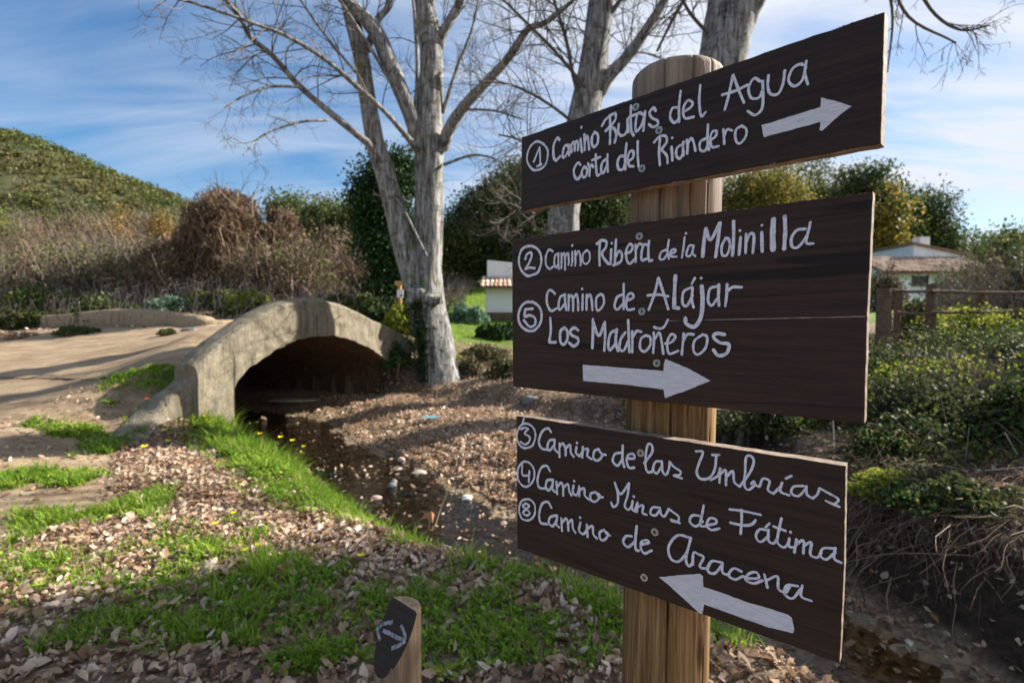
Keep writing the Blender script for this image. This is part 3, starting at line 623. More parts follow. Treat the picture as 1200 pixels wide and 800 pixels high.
LET = {1: [
 (2.3, ell(133, 487, 82, 113, 6.6667, 610, 110, .15) + TA('105,530 125,480 150,420; 150,420 154,480 155,560; 130,568 165,550')),
 (2.9, TA('305,360 290,345 265,385 257,440 262,500 280,520 310,490; 372,405 350,405 335,440 330,492 350,490 372,450; 375,400 378,440 382,480; 385,400 398,425 400,455; 400,400 415,378 425,400 425,445; 425,400 440,370 452,400 450,440; 470,355 475,405 482,455; 500,320 503,380 503,440; 503,380 520,330 530,360 538,435; 580,300 560,340 560,395 580,415 605,380 605,320 580,300')),
 (3.0, TA('700,170 702,280 700,390; 638,250 665,205 700,175 740,155 745,195 720,235 668,290; 705,265 735,275 750,320 738,380; 770,240 765,290 780,325 815,320 835,280 838,200; 838,200 840,260 846,300; 865,95 862,200 868,290 885,325; 850,185 905,160; 962,165 925,150 905,200 900,270 910,295 945,250 965,185; 975,140 970,200 962,290; 1058,135 1040,110 1010,150 1030,190 1070,210 1075,240 1040,262 1005,240')),
 (2.9, TA('470,555 450,540 420,590 425,645 450,668 470,640; 500,570 480,610 490,650 515,640 522,590 500,570; 530,545 542,590 540,640; 540,590 555,555 570,572; 590,475 592,560 600,635 620,630; 560,520 625,495; 672,510 640,540 632,600 650,618 672,570; 682,475 680,540 685,610')),
 (3.0, TA('815,490 780,490 760,540 770,590 800,590 820,540; 830,390 820,500 822,590; 845,530 880,500 885,455 860,450 840,500 850,560 885,568; 918,375 918,480 925,570')),
 (3.0, TB('150,415 145,480 150,550; 120,430 150,400 180,400 185,430 162,462; 155,468 185,500 190,540; 210,455 213,490 215,525; 268,442 240,460 235,500 255,515 275,480; 272,430 270,465 272,500; 290,420 294,455 292,490; 292,450 310,410 325,430 335,475; 387,412 360,430 360,470 385,475 400,440; 400,340 398,420 405,470; 415,420 440,400 445,375 425,375 412,410 420,455 455,452; 480,365 483,400 485,440; 485,400 500,365 525,370; 575,345 545,370 545,420 565,438 595,405 600,365 575,345')),
 (3.0, TB('242,250 215,255 203,300 225,330 250,310; 258,165 250,240 250,325; 270,275 310,250 320,225 295,215 272,255 280,305 325,300; 360,135 355,220 365,295 388,275')),
 (3.2, TB('488,262 505,200 530,85; 532,82 560,160 588,225; 475,185 540,165 603,135; 672,115 640,100 612,150 625,200 665,200 685,160; 685,115 687,200 680,260 645,290 608,270; 715,85 712,140 725,180 765,180 790,130 800,60; 895,30 880,25 840,50 820,110 850,140 890,110 910,40; 912,10 905,70 920,130'))],
 2: [
 (2.7, ell(127, 303, 80, 106, 6, 600, 255) + TC('95,290 105,260 130,245 140,265 125,310 95,362; 95,362 125,352 160,355')),
 (2.3, TC('287,237 262,225 240,270 240,330 265,360 290,345; 325,255 305,265 298,320 310,350 325,330; 328,250 327,300 330,360; 348,250 350,300 348,355; 350,275 368,250 374,300 374,365; 375,275 395,250 402,315; 425,240 425,315; 445,235 448,320; 448,270 468,235 480,260 485,320; 525,230 500,260 500,310 525,325 548,295 545,245 525,230; 398,325 398,332; 420,330 420,336; 445,332 445,338; 483,328 483,334')),
 (3.0, TC('620,175 615,250 618,335; 598,185 630,160 665,170 660,210 630,250; 630,250 650,290 680,325; 699,225 695,325; 733,155 728,240 725,330; 728,280 755,235 775,260 765,310 715,335; 800,250 835,240 850,205 830,185 805,230 808,295 830,325 860,295; 870,190 872,250 870,310; 870,230 895,185 915,190; 962,200 930,190 912,250 915,300 945,290; 965,165 960,230 965,300 988,300')),
 (2.5, TC('1088,225 1050,245 1040,290 1070,290 1090,260; 1105,155 1095,230 1105,290; 1120,255 1150,240 1145,222 1120,235 1118,270 1160,275') + TD('232,235 225,300 215,365; 292,290 262,290 243,345 265,355 285,320; 290,290 282,335 300,355')),
 (4.0, TD('368,180 356,260 348,355; 370,185 398,252 455,145; 458,145 446,250 430,360; 545,135 545,240 538,350')),
 (3.2, TD('495,240 470,290 472,345 500,350 520,300 515,250 495,240; 590,235 580,345; 625,215 622,335; 625,270 650,215 675,225 668,335; 1002,182 950,190 915,240 920,295 960,295 1015,220 1035,140; 1022,195 1010,270 1055,275')),
 (3.6, TD('725,205 728,325')), (6.0, TD('800,122 795,220 797,312')), (4.6, TD('872,103 875,200 868,308')),
 (3.0, ell(163, 380, 104, 128, 7.5, 600, 320) + TE('185,312 120,318; 120,318 115,380 160,370 205,395 205,450 160,470 108,415')),
 (2.8, TE('382,182 345,150 315,175 310,260 345,330 395,310; 460,190 425,215 412,290 425,320 465,275; 468,185 470,250 480,325; 500,190 502,260 500,325; 500,220 525,195 540,240 540,330; 540,230 570,185 583,240 585,325; 625,190 622,320; 660,190 658,320; 660,220 690,190 705,250 710,325; 780,185 745,220 745,310 770,325 810,270 805,200 780,185')),
 (3.0, TE('967,190 925,215 905,290 930,320 970,280; 985,95 985,200 985,315; 1015,240 1070,215 1060,180 1025,190 1005,260 1020,320 1075,315')),
 (3.2, TE('340,395 345,500 330,605; 330,605 360,607 390,605; 465,480 430,510 430,600 460,625 490,580 490,510 465,480; 585,500 550,480 515,510 530,545 580,570 585,610 545,640 505,610; 715,405 715,520 710,655; 715,420 765,550 817,440; 820,430 822,540 815,680; 920,500 870,530 850,620 865,675 920,610; 925,495 915,600 935,680; 1000,520 960,580 950,660 985,680 1025,600; 1025,415 1030,540 1035,690; 1060,510 1062,600 1060,690; 1065,560 1100,510 1140,515')),
 (3.0, TF('80,390 55,410 50,460 75,478 105,445 105,400 80,390; 125,375 126,430 122,485; 125,420 155,375 168,420 178,490; 128,345 150,352 180,345 203,305; 190,435 225,425 245,395 220,385 200,430 210,490 260,475; 290,380 285,440 280,495; 288,420 310,385 345,385; 395,385 350,420 345,475 370,495 410,460 420,400 395,385')),
 (4.0, TF('515,385 470,380 455,400 490,430 540,440 525,490 480,500 455,470')),
 (3.2, TF('98,248 130,160 150,78; 152,75 180,160 205,245; 92,170 150,165 205,175; 335,125 290,150 285,215 310,225 340,170; 340,130 335,190 345,235; 335,105 352,75; 475,120 435,135 425,200 445,225 475,190; 485,110 482,180 485,225; 530,110 527,170 520,228; 530,150 560,125 610,125')),
 (4.6, TF('245,64 240,150 238,236; 238,236 262,240; 390,120 395,200 385,290 350,342 305,325 300,295'))],
 3: [
 (2.2, ell(100, 183, 65, 87, 6, 600, 480) + TG('65,135 90,125 115,135; 115,135 90,165 125,190 120,225 90,243 62,225; 85,60 75,90')),
 (2.6, TG('275,155 255,130 215,150 190,220 210,270 260,280; 300,210 265,215 250,260 265,285 295,250; 302,210 300,270 325,300; 335,235 335,330; 335,260 360,235 378,280 378,320; 380,270 410,245 415,300 435,328; 455,260 450,300 475,325; 475,325 498,290 500,260; 500,265 495,335; 500,280 535,275 530,320 560,345; 610,275 580,290 575,340 605,355 635,320 610,280 635,310 660,315')),
 (2.8, TG('775,300 725,310 710,360 745,390 780,340; 780,250 778,340 790,400; 810,340 860,340 855,310 820,315 808,360 825,405 860,405')),
 (2.7, TG('930,375 985,300 985,250 960,240 945,290 940,390 955,435 985,435; 985,435 1000,380; 1052,362 1010,365 995,420 1020,445 1050,400; 1055,360 1060,430 1085,455 1105,410 1110,365; 1110,365 1140,400 1185,430 1180,455 1140,460; 1140,460 1195,480')),
 (2.9, TH_('195,155 240,160 215,230 200,290 225,330 280,325 315,270 325,190; 300,178 345,178; 290,338 335,310 350,265; 350,268 345,355; 350,300 385,275 387,370; 390,320 430,280 440,350 475,380; 475,380 540,290 565,220 545,185 515,195 510,280 505,370 530,400 570,370 565,345 550,362; 570,365 600,378 622,330 665,345 655,400 690,425; 690,425 735,380 745,355; 745,355 735,410 790,435; 770,328 805,312; 880,375 820,380 805,420 850,440 900,390; 900,378 905,430 940,455; 940,455 970,430 985,390; 985,390 1040,420 1105,460 1075,490 1025,470; 1040,478 1110,508')),
 (2.2, ell(100, 150, 60, 86, 6, 600, 530) + TI('75,85 75,155 120,160; 125,130 120,205')),
 (2.6, TI('270,130 245,92 205,110 182,190 195,245 245,250; 290,190 250,195 240,240 260,265 290,225; 292,190 285,250 305,275; 315,205 320,290; 320,240 350,210 362,250 362,300; 365,245 395,220 405,270 420,298; 435,230 430,280 455,300; 455,300 470,270 475,235; 475,235 475,305; 475,265 510,250 515,300 545,330; 590,275 555,290 560,335 595,340 620,300 590,278; 600,290 615,312 640,312')),
 (2.7, TI('700,350 715,380 745,355 745,280 725,210; 725,212 765,290 825,215; 825,215 815,300 795,370 820,400 845,370 850,340; 850,340 845,390 865,410; 865,410 885,350; 885,350 880,415; 885,380 925,370 920,420 950,435; 1032,385 990,385 975,425 1010,440 1045,400; 1042,385 1050,430 1075,445 1105,395; 1105,395 1140,420 1175,450 1165,485 1125,480; 1120,470 1180,492')),
 (2.8, TJ('440,190 395,185 380,215 410,240 445,215; 450,135 440,190 432,235 460,240; 465,235 510,225 510,205 480,200 465,235 490,258 530,250')),
 (3.0, TJ('580,155 640,162 735,182; 640,158 640,220 635,278; 585,222 650,235 690,230 710,210; 770,260 730,255 712,290 735,318 775,290; 775,258 775,310 800,325 820,300; 760,245 780,225; 840,200 825,270 820,320 850,345 870,330 880,300; 800,240 860,262; 880,300 878,340 905,345; 915,305 905,370; 915,330 950,310 950,375; 955,335 990,320 985,380 1020,395 1040,370; 1102,350 1050,350 1035,385 1065,405 1110,370; 1110,348 1105,400 1140,422')),
 (2.2, ell(110, 400, 58, 77, 6, 600, 530) + TI('100,355 80,375 110,400 130,425 105,440 80,420 105,395 125,370 100,355')),
 (2.6, TI('280,385 255,345 215,360 195,430 205,490 250,500; 320,440 275,450 262,490 290,515 320,470; 322,442 315,500 335,522; 350,460 355,548; 355,490 385,460 397,500 400,545; 400,495 425,470 432,530 450,560; 485,490 475,545 505,570 528,540 530,505; 530,505 535,590; 535,530 570,515 575,570 600,600; 650,540 620,560 625,605 655,610 680,570 650,545; 665,565 695,582')),
 (2.9, TI('845,585 805,585 785,625 820,660 870,620; 880,515 870,620 875,680 895,685; 910,645 965,630 950,612 915,625 910,670 935,705 985,685')),
 (3.0, TJ('385,298 320,285 275,340 285,400 325,415 365,370 385,300; 387,297 362,400 375,438 395,425; 395,430 400,372 425,380 450,395 430,440 460,450 480,430; 540,420 490,415 470,460 505,475 545,430; 545,422 545,470 580,485; 640,465 600,450 575,485 610,505 645,490 665,500; 665,500 725,498 715,470 680,475 660,505 700,525 745,510; 755,480 770,545; 765,510 820,490 825,550 860,570 880,545; 922,538 870,535 855,575 895,600 940,550; 945,535 940,590 990,612'))]}
DOTS = {1: TA('476,263') + TB('213,408'), 2: TC('425,195; 703,180') + TE('617,138') + TD('585,192; 725,158; 240,210') + TF('385,75'),
        3: TG('458,232') + TI('438,200; 857,308; 480,457') + TJ('885,270')}
ARR = {1: TB('677,342 740,325 830,295 985,248 988,198 1060,215 1148,243 1090,285 995,370 980,368 985,325 690,405'),
       2: TF('-268,551 0,572 178,586 180,545 188,520 310,570 438,640 300,695 185,735 178,688 0,665 -266,640'),
       3: TK('172,190 300,178 430,170 448,185 450,250 570,290 720,345 860,385 980,425 1003,445 1018,520 1010,540 860,505 650,430 455,360 445,415 430,418 310,310 240,245')}
SCR = {1: [(745.3, 125.8), (772.5, 153), (752.5, 197.8)], 2: [(749.5, 277), (752.4, 365), (769.7, 425.4)], 3: [(750.8, 530.5), (767.5, 623), (755, 676.2)]}

def ribbon(acc, pts2, wid, off0, frame):
    """flat brush stroke on a board; pts2 in plane coordinates (u,z), wid in metres"""
    org, d, n = frame; P = np.asarray(pts2); Tn = np.gradient(P, axis=0); Tn /= np.linalg.norm(Tn, axis=1)[:, None] + 1e-9
    Nn = np.stack([-Tn[:, 1], Tn[:, 0]], -1); k = len(P); V = []; F = []
    jit = 1 + .42 * (fbm(np.arange(k) * .35 + off0 * 9e5, np.full(k, 3.), 6, 2) - .5)
    def w3(q, h): return org + d * q[0] + np.array([0, 0, q[1]]) + n * h
    for q in range(k):
        h = off0 + q * 1.2e-6; V += [w3(P[q] - Nn[q] * wid[q] * jit[q] / 2, h), w3(P[q] + Nn[q] * wid[q] * jit[q] / 2, h)]
    F = [(2 * q, 2 * q + 2, 2 * q + 3, 2 * q + 1) for q in range(k - 1)]
    for e, sgn in ((0, -1), (k - 1, 1)):
        a0 = len(V); r = wid[e] * jit[e] / 2; h = off0 + e * 1.2e-6
        V.append(w3(P[e], h))
        for s in range(7):
            an = -math.pi / 2 + math.pi * s / 6; V.append(w3(P[e] + Nn[e] * r * math.sin(an) + sgn * Tn[e] * r * math.cos(an), h))
        F += [((a0, a0 + 1 + s, a0 + 2 + s, a0 + 2 + s) if sgn < 0 else (a0, a0 + 2 + s, a0 + 1 + s, a0 + 1 + s)) for s in range(6)]
    acc.add(V, F)

gap = {2: ((600, 380.5), (1016, 372)), 3: ((605.5, 574.5), (989, 668))}
for bi, (ang, cs, mt_, lab) in BOARDS.items():
    tt = math.radians(ang); d = np.array([math.sin(tt), -math.cos(tt), 0.]); n = np.array([-math.cos(tt), -math.sin(tt), 0.])
    org = np.array([PC[0], PC[1], 0.]) + n * (.0603 + BT)
    def uz(px, py):
        p = on_plane(px, py, org, n); return np.array([(p - org) @ d, p[2]])
    q = [uz(*c_) for c_ in cs]
    bd = empty('sign_board', org + np.array([0, 0, (q[0][1] + q[2][1]) / 2]), sign, label=lab)
    if bi in gap:
        gl_, gr_ = uz(*gap[bi][0]), uz(*gap[bi][1]); g_ = np.array([0, -.0004])
        plank(bd, org, d, n, [q[0], q[1], gr_ + g_, gl_ + g_], M[mt_], bi * 3)
        plank(bd, org, d, n, [gl_ - g_, gr_ - g_, q[2], q[3]], M[mt_], bi * 3 + 1)
    else: plank(bd, org, d, n, q, M[mt_], bi * 3)
    fr_ = (org, d, n); off = .00035
    for (wpx, strokes) in LET[bi]:
        acc = Acc()
        for st in strokes:
            st = np.array(st)
            if len(st) >= 3: st = catmull(st, 6)
            else: st = np.linspace(st[0], st[-1], 6)
            P = np.array([uz(*p) for p in st]); P2 = np.array([uz(p[0], p[1] + 1) for p in st]); P3 = np.array([uz(p[0] + 1, p[1]) for p in st])
            scl = np.sqrt(np.linalg.norm(P2 - P, axis=1) * np.linalg.norm(P3 - P, axis=1))
            ribbon(acc, P, wpx * scl, off, fr_); off += 1.1e-5
        acc.build('lettering', M['letter'], bd)
    acc = Acc()
    for (p,) in DOTS[bi]:
        c0 = uz(*p); r = np.linalg.norm(uz(p[0], p[1] + 1.7) - c0); V = [org + d * c0[0] + np.array([0, 0, c0[1]]) + n * .0004]
        for s in range(10):
            an = s * math.pi / 5; rr_ = r * random.uniform(.85, 1.15); V.append(V[0] + d * rr_ * math.cos(an) + np.array([0, 0, rr_ * math.sin(an)]))
        acc.add(V, [(0, 1 + s, 1 + (s + 1) % 10, 1 + (s + 1) % 10) for s in range(10)])
    acc.build('lettering', M['letter'], bd, kind='stuff')
    pl = [uz(*p) for p in ARR[bi][0]]; den = []
    for k_ in range(len(pl)):
        a_, b_ = pl[k_], pl[(k_ + 1) % len(pl)]; L = np.linalg.norm(b_ - a_); m2 = max(1, int(L / .003))
        for s in range(m2): den.append(a_ + (b_ - a_) * s / m2 + (np.array([random.uniform(-1, 1), random.uniform(-1, 1)]) * .00025 if s else 0))
    V = [org + d * p[0] + np.array([0, 0, p[1]]) + n * .0004 for p in den]
    tri = tessellate_polygon([[Vector((p[0], p[1], 0)) for p in den]])
    mk('arrow', V, [tuple(t_) for t_ in tri], M['arrow'], bd)
    if bi == 2:     # bare wood showing where the lower lip of the upper plank is chipped
        acc = Acc(); ps = [(775, .25), (790, .9), (800, .3), (822, .5), (842, 1.2), (860, 1.5), (900, 1.3), (935, 1.7), (970, 1.4), (1000, 1.8), (1014.5, 1.3)]
        V = []
        for x_, h_ in ps:
            yy = 380.5 + (372 - 380.5) * (x_ - 600) / 416 - .35
            for dy_ in (0, -h_): q_ = uz(x_, yy + dy_); V.append(org + d * q_[0] + np.array([0, 0, q_[1]]) + n * .0003)
        acc.add(V, [(2 * k_, 2 * k_ + 2, 2 * k_ + 3, 2 * k_ + 1) for k_ in range(len(ps) - 1)]); acc.build('chipped_edge', M['raw'], bd)
        for cr_pts in ([(800, 299.5), (850, 297.5), (900, 294), (960, 290), (1018.5, 284.5)], [(742, 356), (800, 351.5), (880, 347.5), (950, 343), (1016.5, 339.5)], [(612, 325), (680, 322), (760, 316), (850, 309)], [(870, 266), (930, 257), (1020, 246)], [(620, 424), (720, 430), (800, 431)], [(830, 470), (920, 473), (1012, 478)]):
            acc = Acc(); Q = catmull(np.array(cr_pts, float), 8); V = []
            for k_, q_ in enumerate(Q):
                h_ = (.5 + .35 * random.random()) * min(1, k_ / 4 + .15) ; w_ = random.uniform(-.25, .25)
                for dy_ in (-h_, h_): e_ = uz(q_[0], q_[1] + w_ + dy_); V.append(org + d * e_[0] + np.array([0, 0, e_[1]]) + n * .00022)
            acc.add(V, [(2 * k_, 2 * k_ + 2, 2 * k_ + 3, 2 * k_ + 1) for k_ in range(len(Q) - 1)]); acc.build('crack', M['crack'], bd)
    acc = Acc()
    for k_ in range(46 if bi == 2 else 22):
        edge_top = bi == 2 or random.random() < .5; f_ = random.random(); a0_, a1_ = (cs[0], cs[1]) if edge_top else (cs[3], cs[2]); ex = a0_[0] + (a1_[0] - a0_[0]) * f_; ey = a0_[1] + (a1_[1] - a0_[1]) * f_; L_ = random.uniform(1, 7 if bi == 2 else 4); sl = (a1_[1] - a0_[1]) / (a1_[0] - a0_[0]); sg = 1 if edge_top else -1
        if not (min(a0_[0], a1_[0]) + 8 < ex < max(a0_[0], a1_[0]) - 10): continue
        V = [uz(ex, ey + sg * .15), uz(ex + L_, ey + sl * L_ + sg * .15), uz(ex + L_ * .7, ey + sl * L_ * .7 + sg * random.uniform(.5, 1.3)), uz(ex + L_ * .25, ey + sl * L_ * .25 + sg * random.uniform(.4, 1.1))]
        acc.add([org + d * v_[0] + np.array([0, 0, v_[1]]) + n * .00012 for v_ in V], [(0, 1, 2, 3) if not edge_top else (0, 3, 2, 1)])
    acc.build('worn_chips', M['raw'], bd, kind='stuff')
    for si, p in enumerate(SCR[bi]):
        c0 = uz(*p); c3 = org + d * c0[0] + np.array([0, 0, c0[1]]); V = []; F = []; mi = []
        prof = [(.0050, 0), (.0050, .0007), (.0044, .0014), (.0036, .0013), (.0030, .0008), (.0001, .0006)]
        ns = 20
        for (r, h) in prof:
            for s in range(ns):
                an = s * 2 * math.pi / ns; V.append(c3 + d * r * math.cos(an) + np.array([0, 0, r * math.sin(an)]) + n * (h + .0002))
        for k_ in range(len(prof) - 1):
            for s in range(ns): F.append((k_ * ns + s, k_ * ns + (s + 1) % ns, (k_ + 1) * ns + (s + 1) % ns, (k_ + 1) * ns + s)); mi.append(0 if k_ < 4 else 2)
        ra = random.uniform(0, 1.5)
        for ax in (0, 1):
            e1 = d * math.cos(ra + ax * math.pi / 2) + np.array([0, 0, math.sin(ra + ax * math.pi / 2)]); e2 = np.cross(n, e1); b0 = len(V); hh = .0013 + ax * .00005
            for (sx_, sy_) in ((-1, -1), (1, -1), (1, 1), (-1, 1)): V.append(c3 + e1 * sx_ * .0024 + e2 * sy_ * .00055 + n * hh)
            F.append((b0, b0 + 1, b0 + 2, b0 + 3)); mi.append(1)
        o = mk('screw', V, F, [M['screw'] if bi < 3 else M['brass'], M['screwdark'], M['letter'] if False else M['screw']], bd)
        o.data.polygons.foreach_set('material_index', np.array(mi, dtype=np.int32))

# small bollard with an oblique painted cut
bc = at(465.5, 712, 1.09); br = .0505; btop = bc[2]; bz = hz(bc[0], bc[1])
bol = empty('bollard', (bc[0], bc[1], bz), label='short round wooden bollard with slanted dark top marked by a white double arrow', cat='bollard')
bm = bmesh.new(); 
V, F = round_post(bc[0], bc[1], bz - .1, btop, br, [(front + .9, .02, .005, -1, 2, 0), (front + .2, .012, .004, -1, 2, 2)], 80, 50, .003)
vs = [bm.verts.new(v) for v in V]
for f in F:
    try: bm.faces.new([vs[k] for k in (f[:3] if f[2] == f[3] else f)])
    except ValueError: pass
hn = np.array([-.68, -.73, 0]); hn /= np.linalg.norm(hn); Nc = hn * .125 + np.array([0, 0, .068]); Nc /= np.linalg.norm(Nc)
pc = np.array([bc[0], bc[1], btop]) + hn * (-.39 * br)
res = bmesh.ops.bisect_plane(bm, geom=bm.verts[:] + bm.edges[:] + bm.faces[:], plane_co=pc, plane_no=Nc, clear_outer=True)
ed = [e for e in res['geom_cut'] if isinstance(e, bmesh.types.BMEdge)]
nf0 = set(bm.faces); bmesh.ops.holes_fill(bm, edges=ed, sides=0); new = [f for f in bm.faces if f not in nf0]
bm.verts.index_update(); Vb = [v.co[:] for v in bm.verts]; Fn = [[v.index for v in f.verts] for f in new]; Fb = [[v.index for v in f.verts] for f in bm.faces if f in nf0]
used = sorted(set(i for f in Fb for i in f)); mp_ = {v: k for k, v in enumerate(used)}
mk('post', [Vb[i] for i in used], [[mp_[i] for i in f] for f in Fb], M['bollard'], bol)
used = sorted(set(i for f in Fn for i in f)); mp_ = {v: k for k, v in enumerate(used)}
o = mk('cut_face', [Vb[i] for i in used], [[mp_[i] for i in f] for f in Fn], M['paint1'], bol, label='slanted face painted dark brown'); bm.free()
set_uvw(o, np.zeros(3), np.array([.73, -.68, 0]), hn)
e1 = np.cross([0, 0, 1.], Nc); e1 /= np.linalg.norm(e1); e2 = np.cross(Nc, e1); acc = Acc(); off = .0006
for st in T(5.7143, 400, 660, '345,392 285,402 238,438; 238,436 250,480 262,512; 280,447 330,470 375,495; 375,495 405,505 430,513; 400,412 422,455 432,510; 432,515 390,545 337,568'):
    P = catmull(np.array(st), 5); q = np.array([[(on_plane(x, y, pc, Nc) - pc) @ e1, (on_plane(x, y, pc, Nc) - pc) @ e2] for x, y in P])
    V = []; Tn = np.gradient(q, axis=0); Tn /= np.linalg.norm(Tn, axis=1)[:, None] + 1e-9; Nn = np.stack([-Tn[:, 1], Tn[:, 0]], -1)
    for k_ in range(len(q)):
        w_ = .0042 * random.uniform(.8, 1.1)
        for s in (-1, 1): r2 = q[k_] + Nn[k_] * s * w_; V.append(pc + e1 * r2[0] + e2 * r2[1] + Nc * off)
    acc.add(V, [(2 * k_, 2 * k_ + 2, 2 * k_ + 3, 2 * k_ + 1) for k_ in range(len(q) - 1)]); off += 3e-5
acc.build('double_arrow_mark', M['dimmark'], bol)

# ------------------------------------------------------------------ trees
def limb_pts(pxs, Y0, Y1=None):
    """(px,py,rpx) control list -> world points, radii"""
    Y1 = Y0 if Y1 is None else Y1; q = catmull(np.array(pxs, float), 5); k = len(q)
    Ys = np.linspace(Y0, Y1, k); P = np.array([at(a_[0], a_[1], y) for a_, y in zip(q, Ys)]); return P, q[:, 2] / FPX * Ys
def shoot(acc, p, dr, L, r, depth, n=4, grav=.0, wig=.25, sides=4, dens=1.0, up=.25):
    pts = [p]; k = 6 if depth else 5; dcur = dr / np.linalg.norm(dr); curl = RNG.normal(0, .12, 3)
    for s in range(k):
        dcur = dcur + RNG.normal(0, wig, 3) * .35 + curl + np.array([0, 0, (up - grav) * .35]); dcur /= np.linalg.norm(dcur); pts.append(pts[-1] + dcur * L / k)
    pts = np.array(pts); rad = np.linspace(r, max(.0022, r * .3), len(pts)); tube(acc, pts, rad, sides, cap=False)
    if depth > 0:
        for s in range(int(n * dens)):
            q = random.uniform(.2, 1) * (len(pts) - 1); i0 = min(int(q), len(pts) - 2); pp = pts[i0] + (pts[i0 + 1] - pts[i0]) * (q - i0)
            tdir = pts[i0 + 1] - pts[i0]; tdir /= np.linalg.norm(tdir); rnd = RNG.normal(0, 1, 3); rnd -= tdir * (rnd @ tdir); rnd /= np.linalg.norm(rnd)
            shoot(acc, pp, tdir * .75 + rnd * .7, L * random.uniform(.35, .62), max(.0024, rad[i0] * .55), depth - 1, n, grav, wig, 3, dens, up)
def trunk_bumps(V): return V
def thick(acc, pxs, Y0, Y1=None, n=28, seed=0):
    P, r = limb_pts(pxs, Y0, Y1)
    s = np.concatenate([[0], np.cumsum(np.linalg.norm(np.diff(P, axis=0), axis=1))]); k = max(12, int(s[-1] / .09)); ss = np.linspace(0, s[-1], k)
    P = np.stack([np.interp(ss, s, P[:, c_]) for c_ in range(3)], -1); r = np.interp(ss, s, r)
    a0 = Acc(); tube(a0, P, r, n, cap=False); V = a0.V[0]; th = np.tile(np.arange(n) * 2 * math.pi / n, k); zz = np.repeat(ss, n); c_ = np.repeat(P, n, axis=0)
    dd = V - c_; f = 1 + .12 * (fbm(np.cos(th) * 2.2 + 5 + seed, np.sin(th) * 2.2 + zz * .9, 50) - .5) * 2 + .07 * (fbm(np.cos(th) * 7 + 50, np.sin(th) * 7 + zz * 2.2, 52) - .5) * 2
    acc.add(c_ + dd * f[:, None], a0.F[0]); return P, r

# poplar 1
p0 = at(515, 452, 10); pop = empty('poplar_tree', (p0[0], p0[1], hz(p0[0], p0[1])), label='pale barked bare poplar forking into two stems beside the bridge', cat='tree')
a = Acc()
thick(a, [(518, 470, 30), (517, 452, 27), (513, 430, 23), (509, 400, 22), (503, 370, 22), (500, 345, 21), (500, 320, 18.5), (502, 280, 17), (503, 230, 16.5), (503, 180, 16.5), (502, 150, 16.5), (504, 120, 14.5), (505.5, 65, 13), (500, 30, 13), (496, 0, 11), (492, -50, 9), (490, -130, 6)], 10, 10, seed=1)
thick(a, [(503, 380, 15), (493, 352, 15), (482, 315, 14), (470, 275, 13), (460, 235, 12.3), (450, 200, 11.5), (439, 165, 10.5), (430, 110, 9), (423, 65, 9), (412, 20, 8.5), (404, -20, 7.5), (390, -100, 5)], 9.95, 9.3, seed=2)
# burl and moss fold on the trunk
thick(a, [(482, 356, 6), (487, 340, 9), (500, 350, 8), (515, 352, 5)], 9.72, 9.68, 12, seed=3)
a.build('trunk', M['poplar_foot'], pop, smooth=True)
a = Acc(); LIM = []
for pts, Ya, Yb in [
  ([(487, 160, 9), (484, 143, 9), (472, 112, 9), (458, 78, 9.5), (441, 39, 9), (419, 13, 7.5), (397, -9, 6.5), (370, -60, 5)], 9.9, 9.0),
  ([(518, 175, 8), (527, 150, 6.8), (547, 121, 6.2), (579, 87, 5), (600, 62, 4.6), (618, 35, 3.8), (640, 26, 3), (668, 4, 2.2), (690, -20, 1.5)], 9.95, 8.4),
  ([(513, 60, 6), (519, 39, 5.5), (536, 9, 4.6), (545, -12, 3.6), (560, -60, 2.5)], 10, 9.6),
  ([(436, 178, 5), (430, 167, 4.4), (389, 134, 3.6), (350, 100, 3.3), (319, 65, 3), (293, 43, 2.7), (280, 17, 2.3), (265, 0, 2), (245, -40, 1.5)], 9.6, 7.6),
  ([(490, 178, 4.4), (482, 167, 3.6), (454, 134, 2.7), (419, 102, 2.8), (380, 69, 2.5), (337, 43, 2.2), (293, 26, 1.8), (228, 4, 1.6), (190, -5, 1.2)], 9.9, 7.4),
  ([(486, 135, 2.5), (489, 90, 2.3), (488, 52, 2.2), (484, 0, 1.6), (480, -30, 1.2)], 9.8, 9.4),
  ([(519, 132, 2.6), (536, 78, 2), (553, 35, 1.6), (562, -10, 1)], 10, 9.8),
  ([(512, 34, 5), (505, 5, 4.5), (510, -30, 3.6), (520, -80, 2)], 10, 9.8),
  ([(430, 60, 4), (441, 26, 4), (454, 9, 3.6), (462, -20, 2.8)], 9.6, 9.8),
  ([(520, 193, 2), (553, 182, 1.4), (579, 186, 1.1), (600, 200, .8)], 9.9, 9),
  ([(384, 141, 1.5), (360, 142, 1.4), (337, 147, 1.3), (306, 160, 1), (285, 182, .7)], 9, 8),
  ([(350, 102, 1.6), (315, 102, 1.5), (285, 113, 1.1), (263, 126, .7)], 8.8, 8),
  ([(468, 112, 2.5), (430, 50, 2), (395, -5, 1.6)], 9.6, 8.8),
  ([(425, 95, 1.6), (380, 40, 1.5), (345, -10, 1.2)], 9.3, 8.6),
  ([(540, 128, 1.6), (580, 130, 1.3), (612, 140, .9)], 9.7, 8.9),
  ([(500, 300, 1.6), (470, 240, 1.2), (455, 228, .9)], 9.6, 9.5)]:
    P, r = limb_pts(pts, Ya, Yb); a = Acc(); tube(a, P, r, 10, .12, cap=False); LIM.append((P, r)); a.build('limb', M['poplar'], pop, smooth=True)
a = Acc()
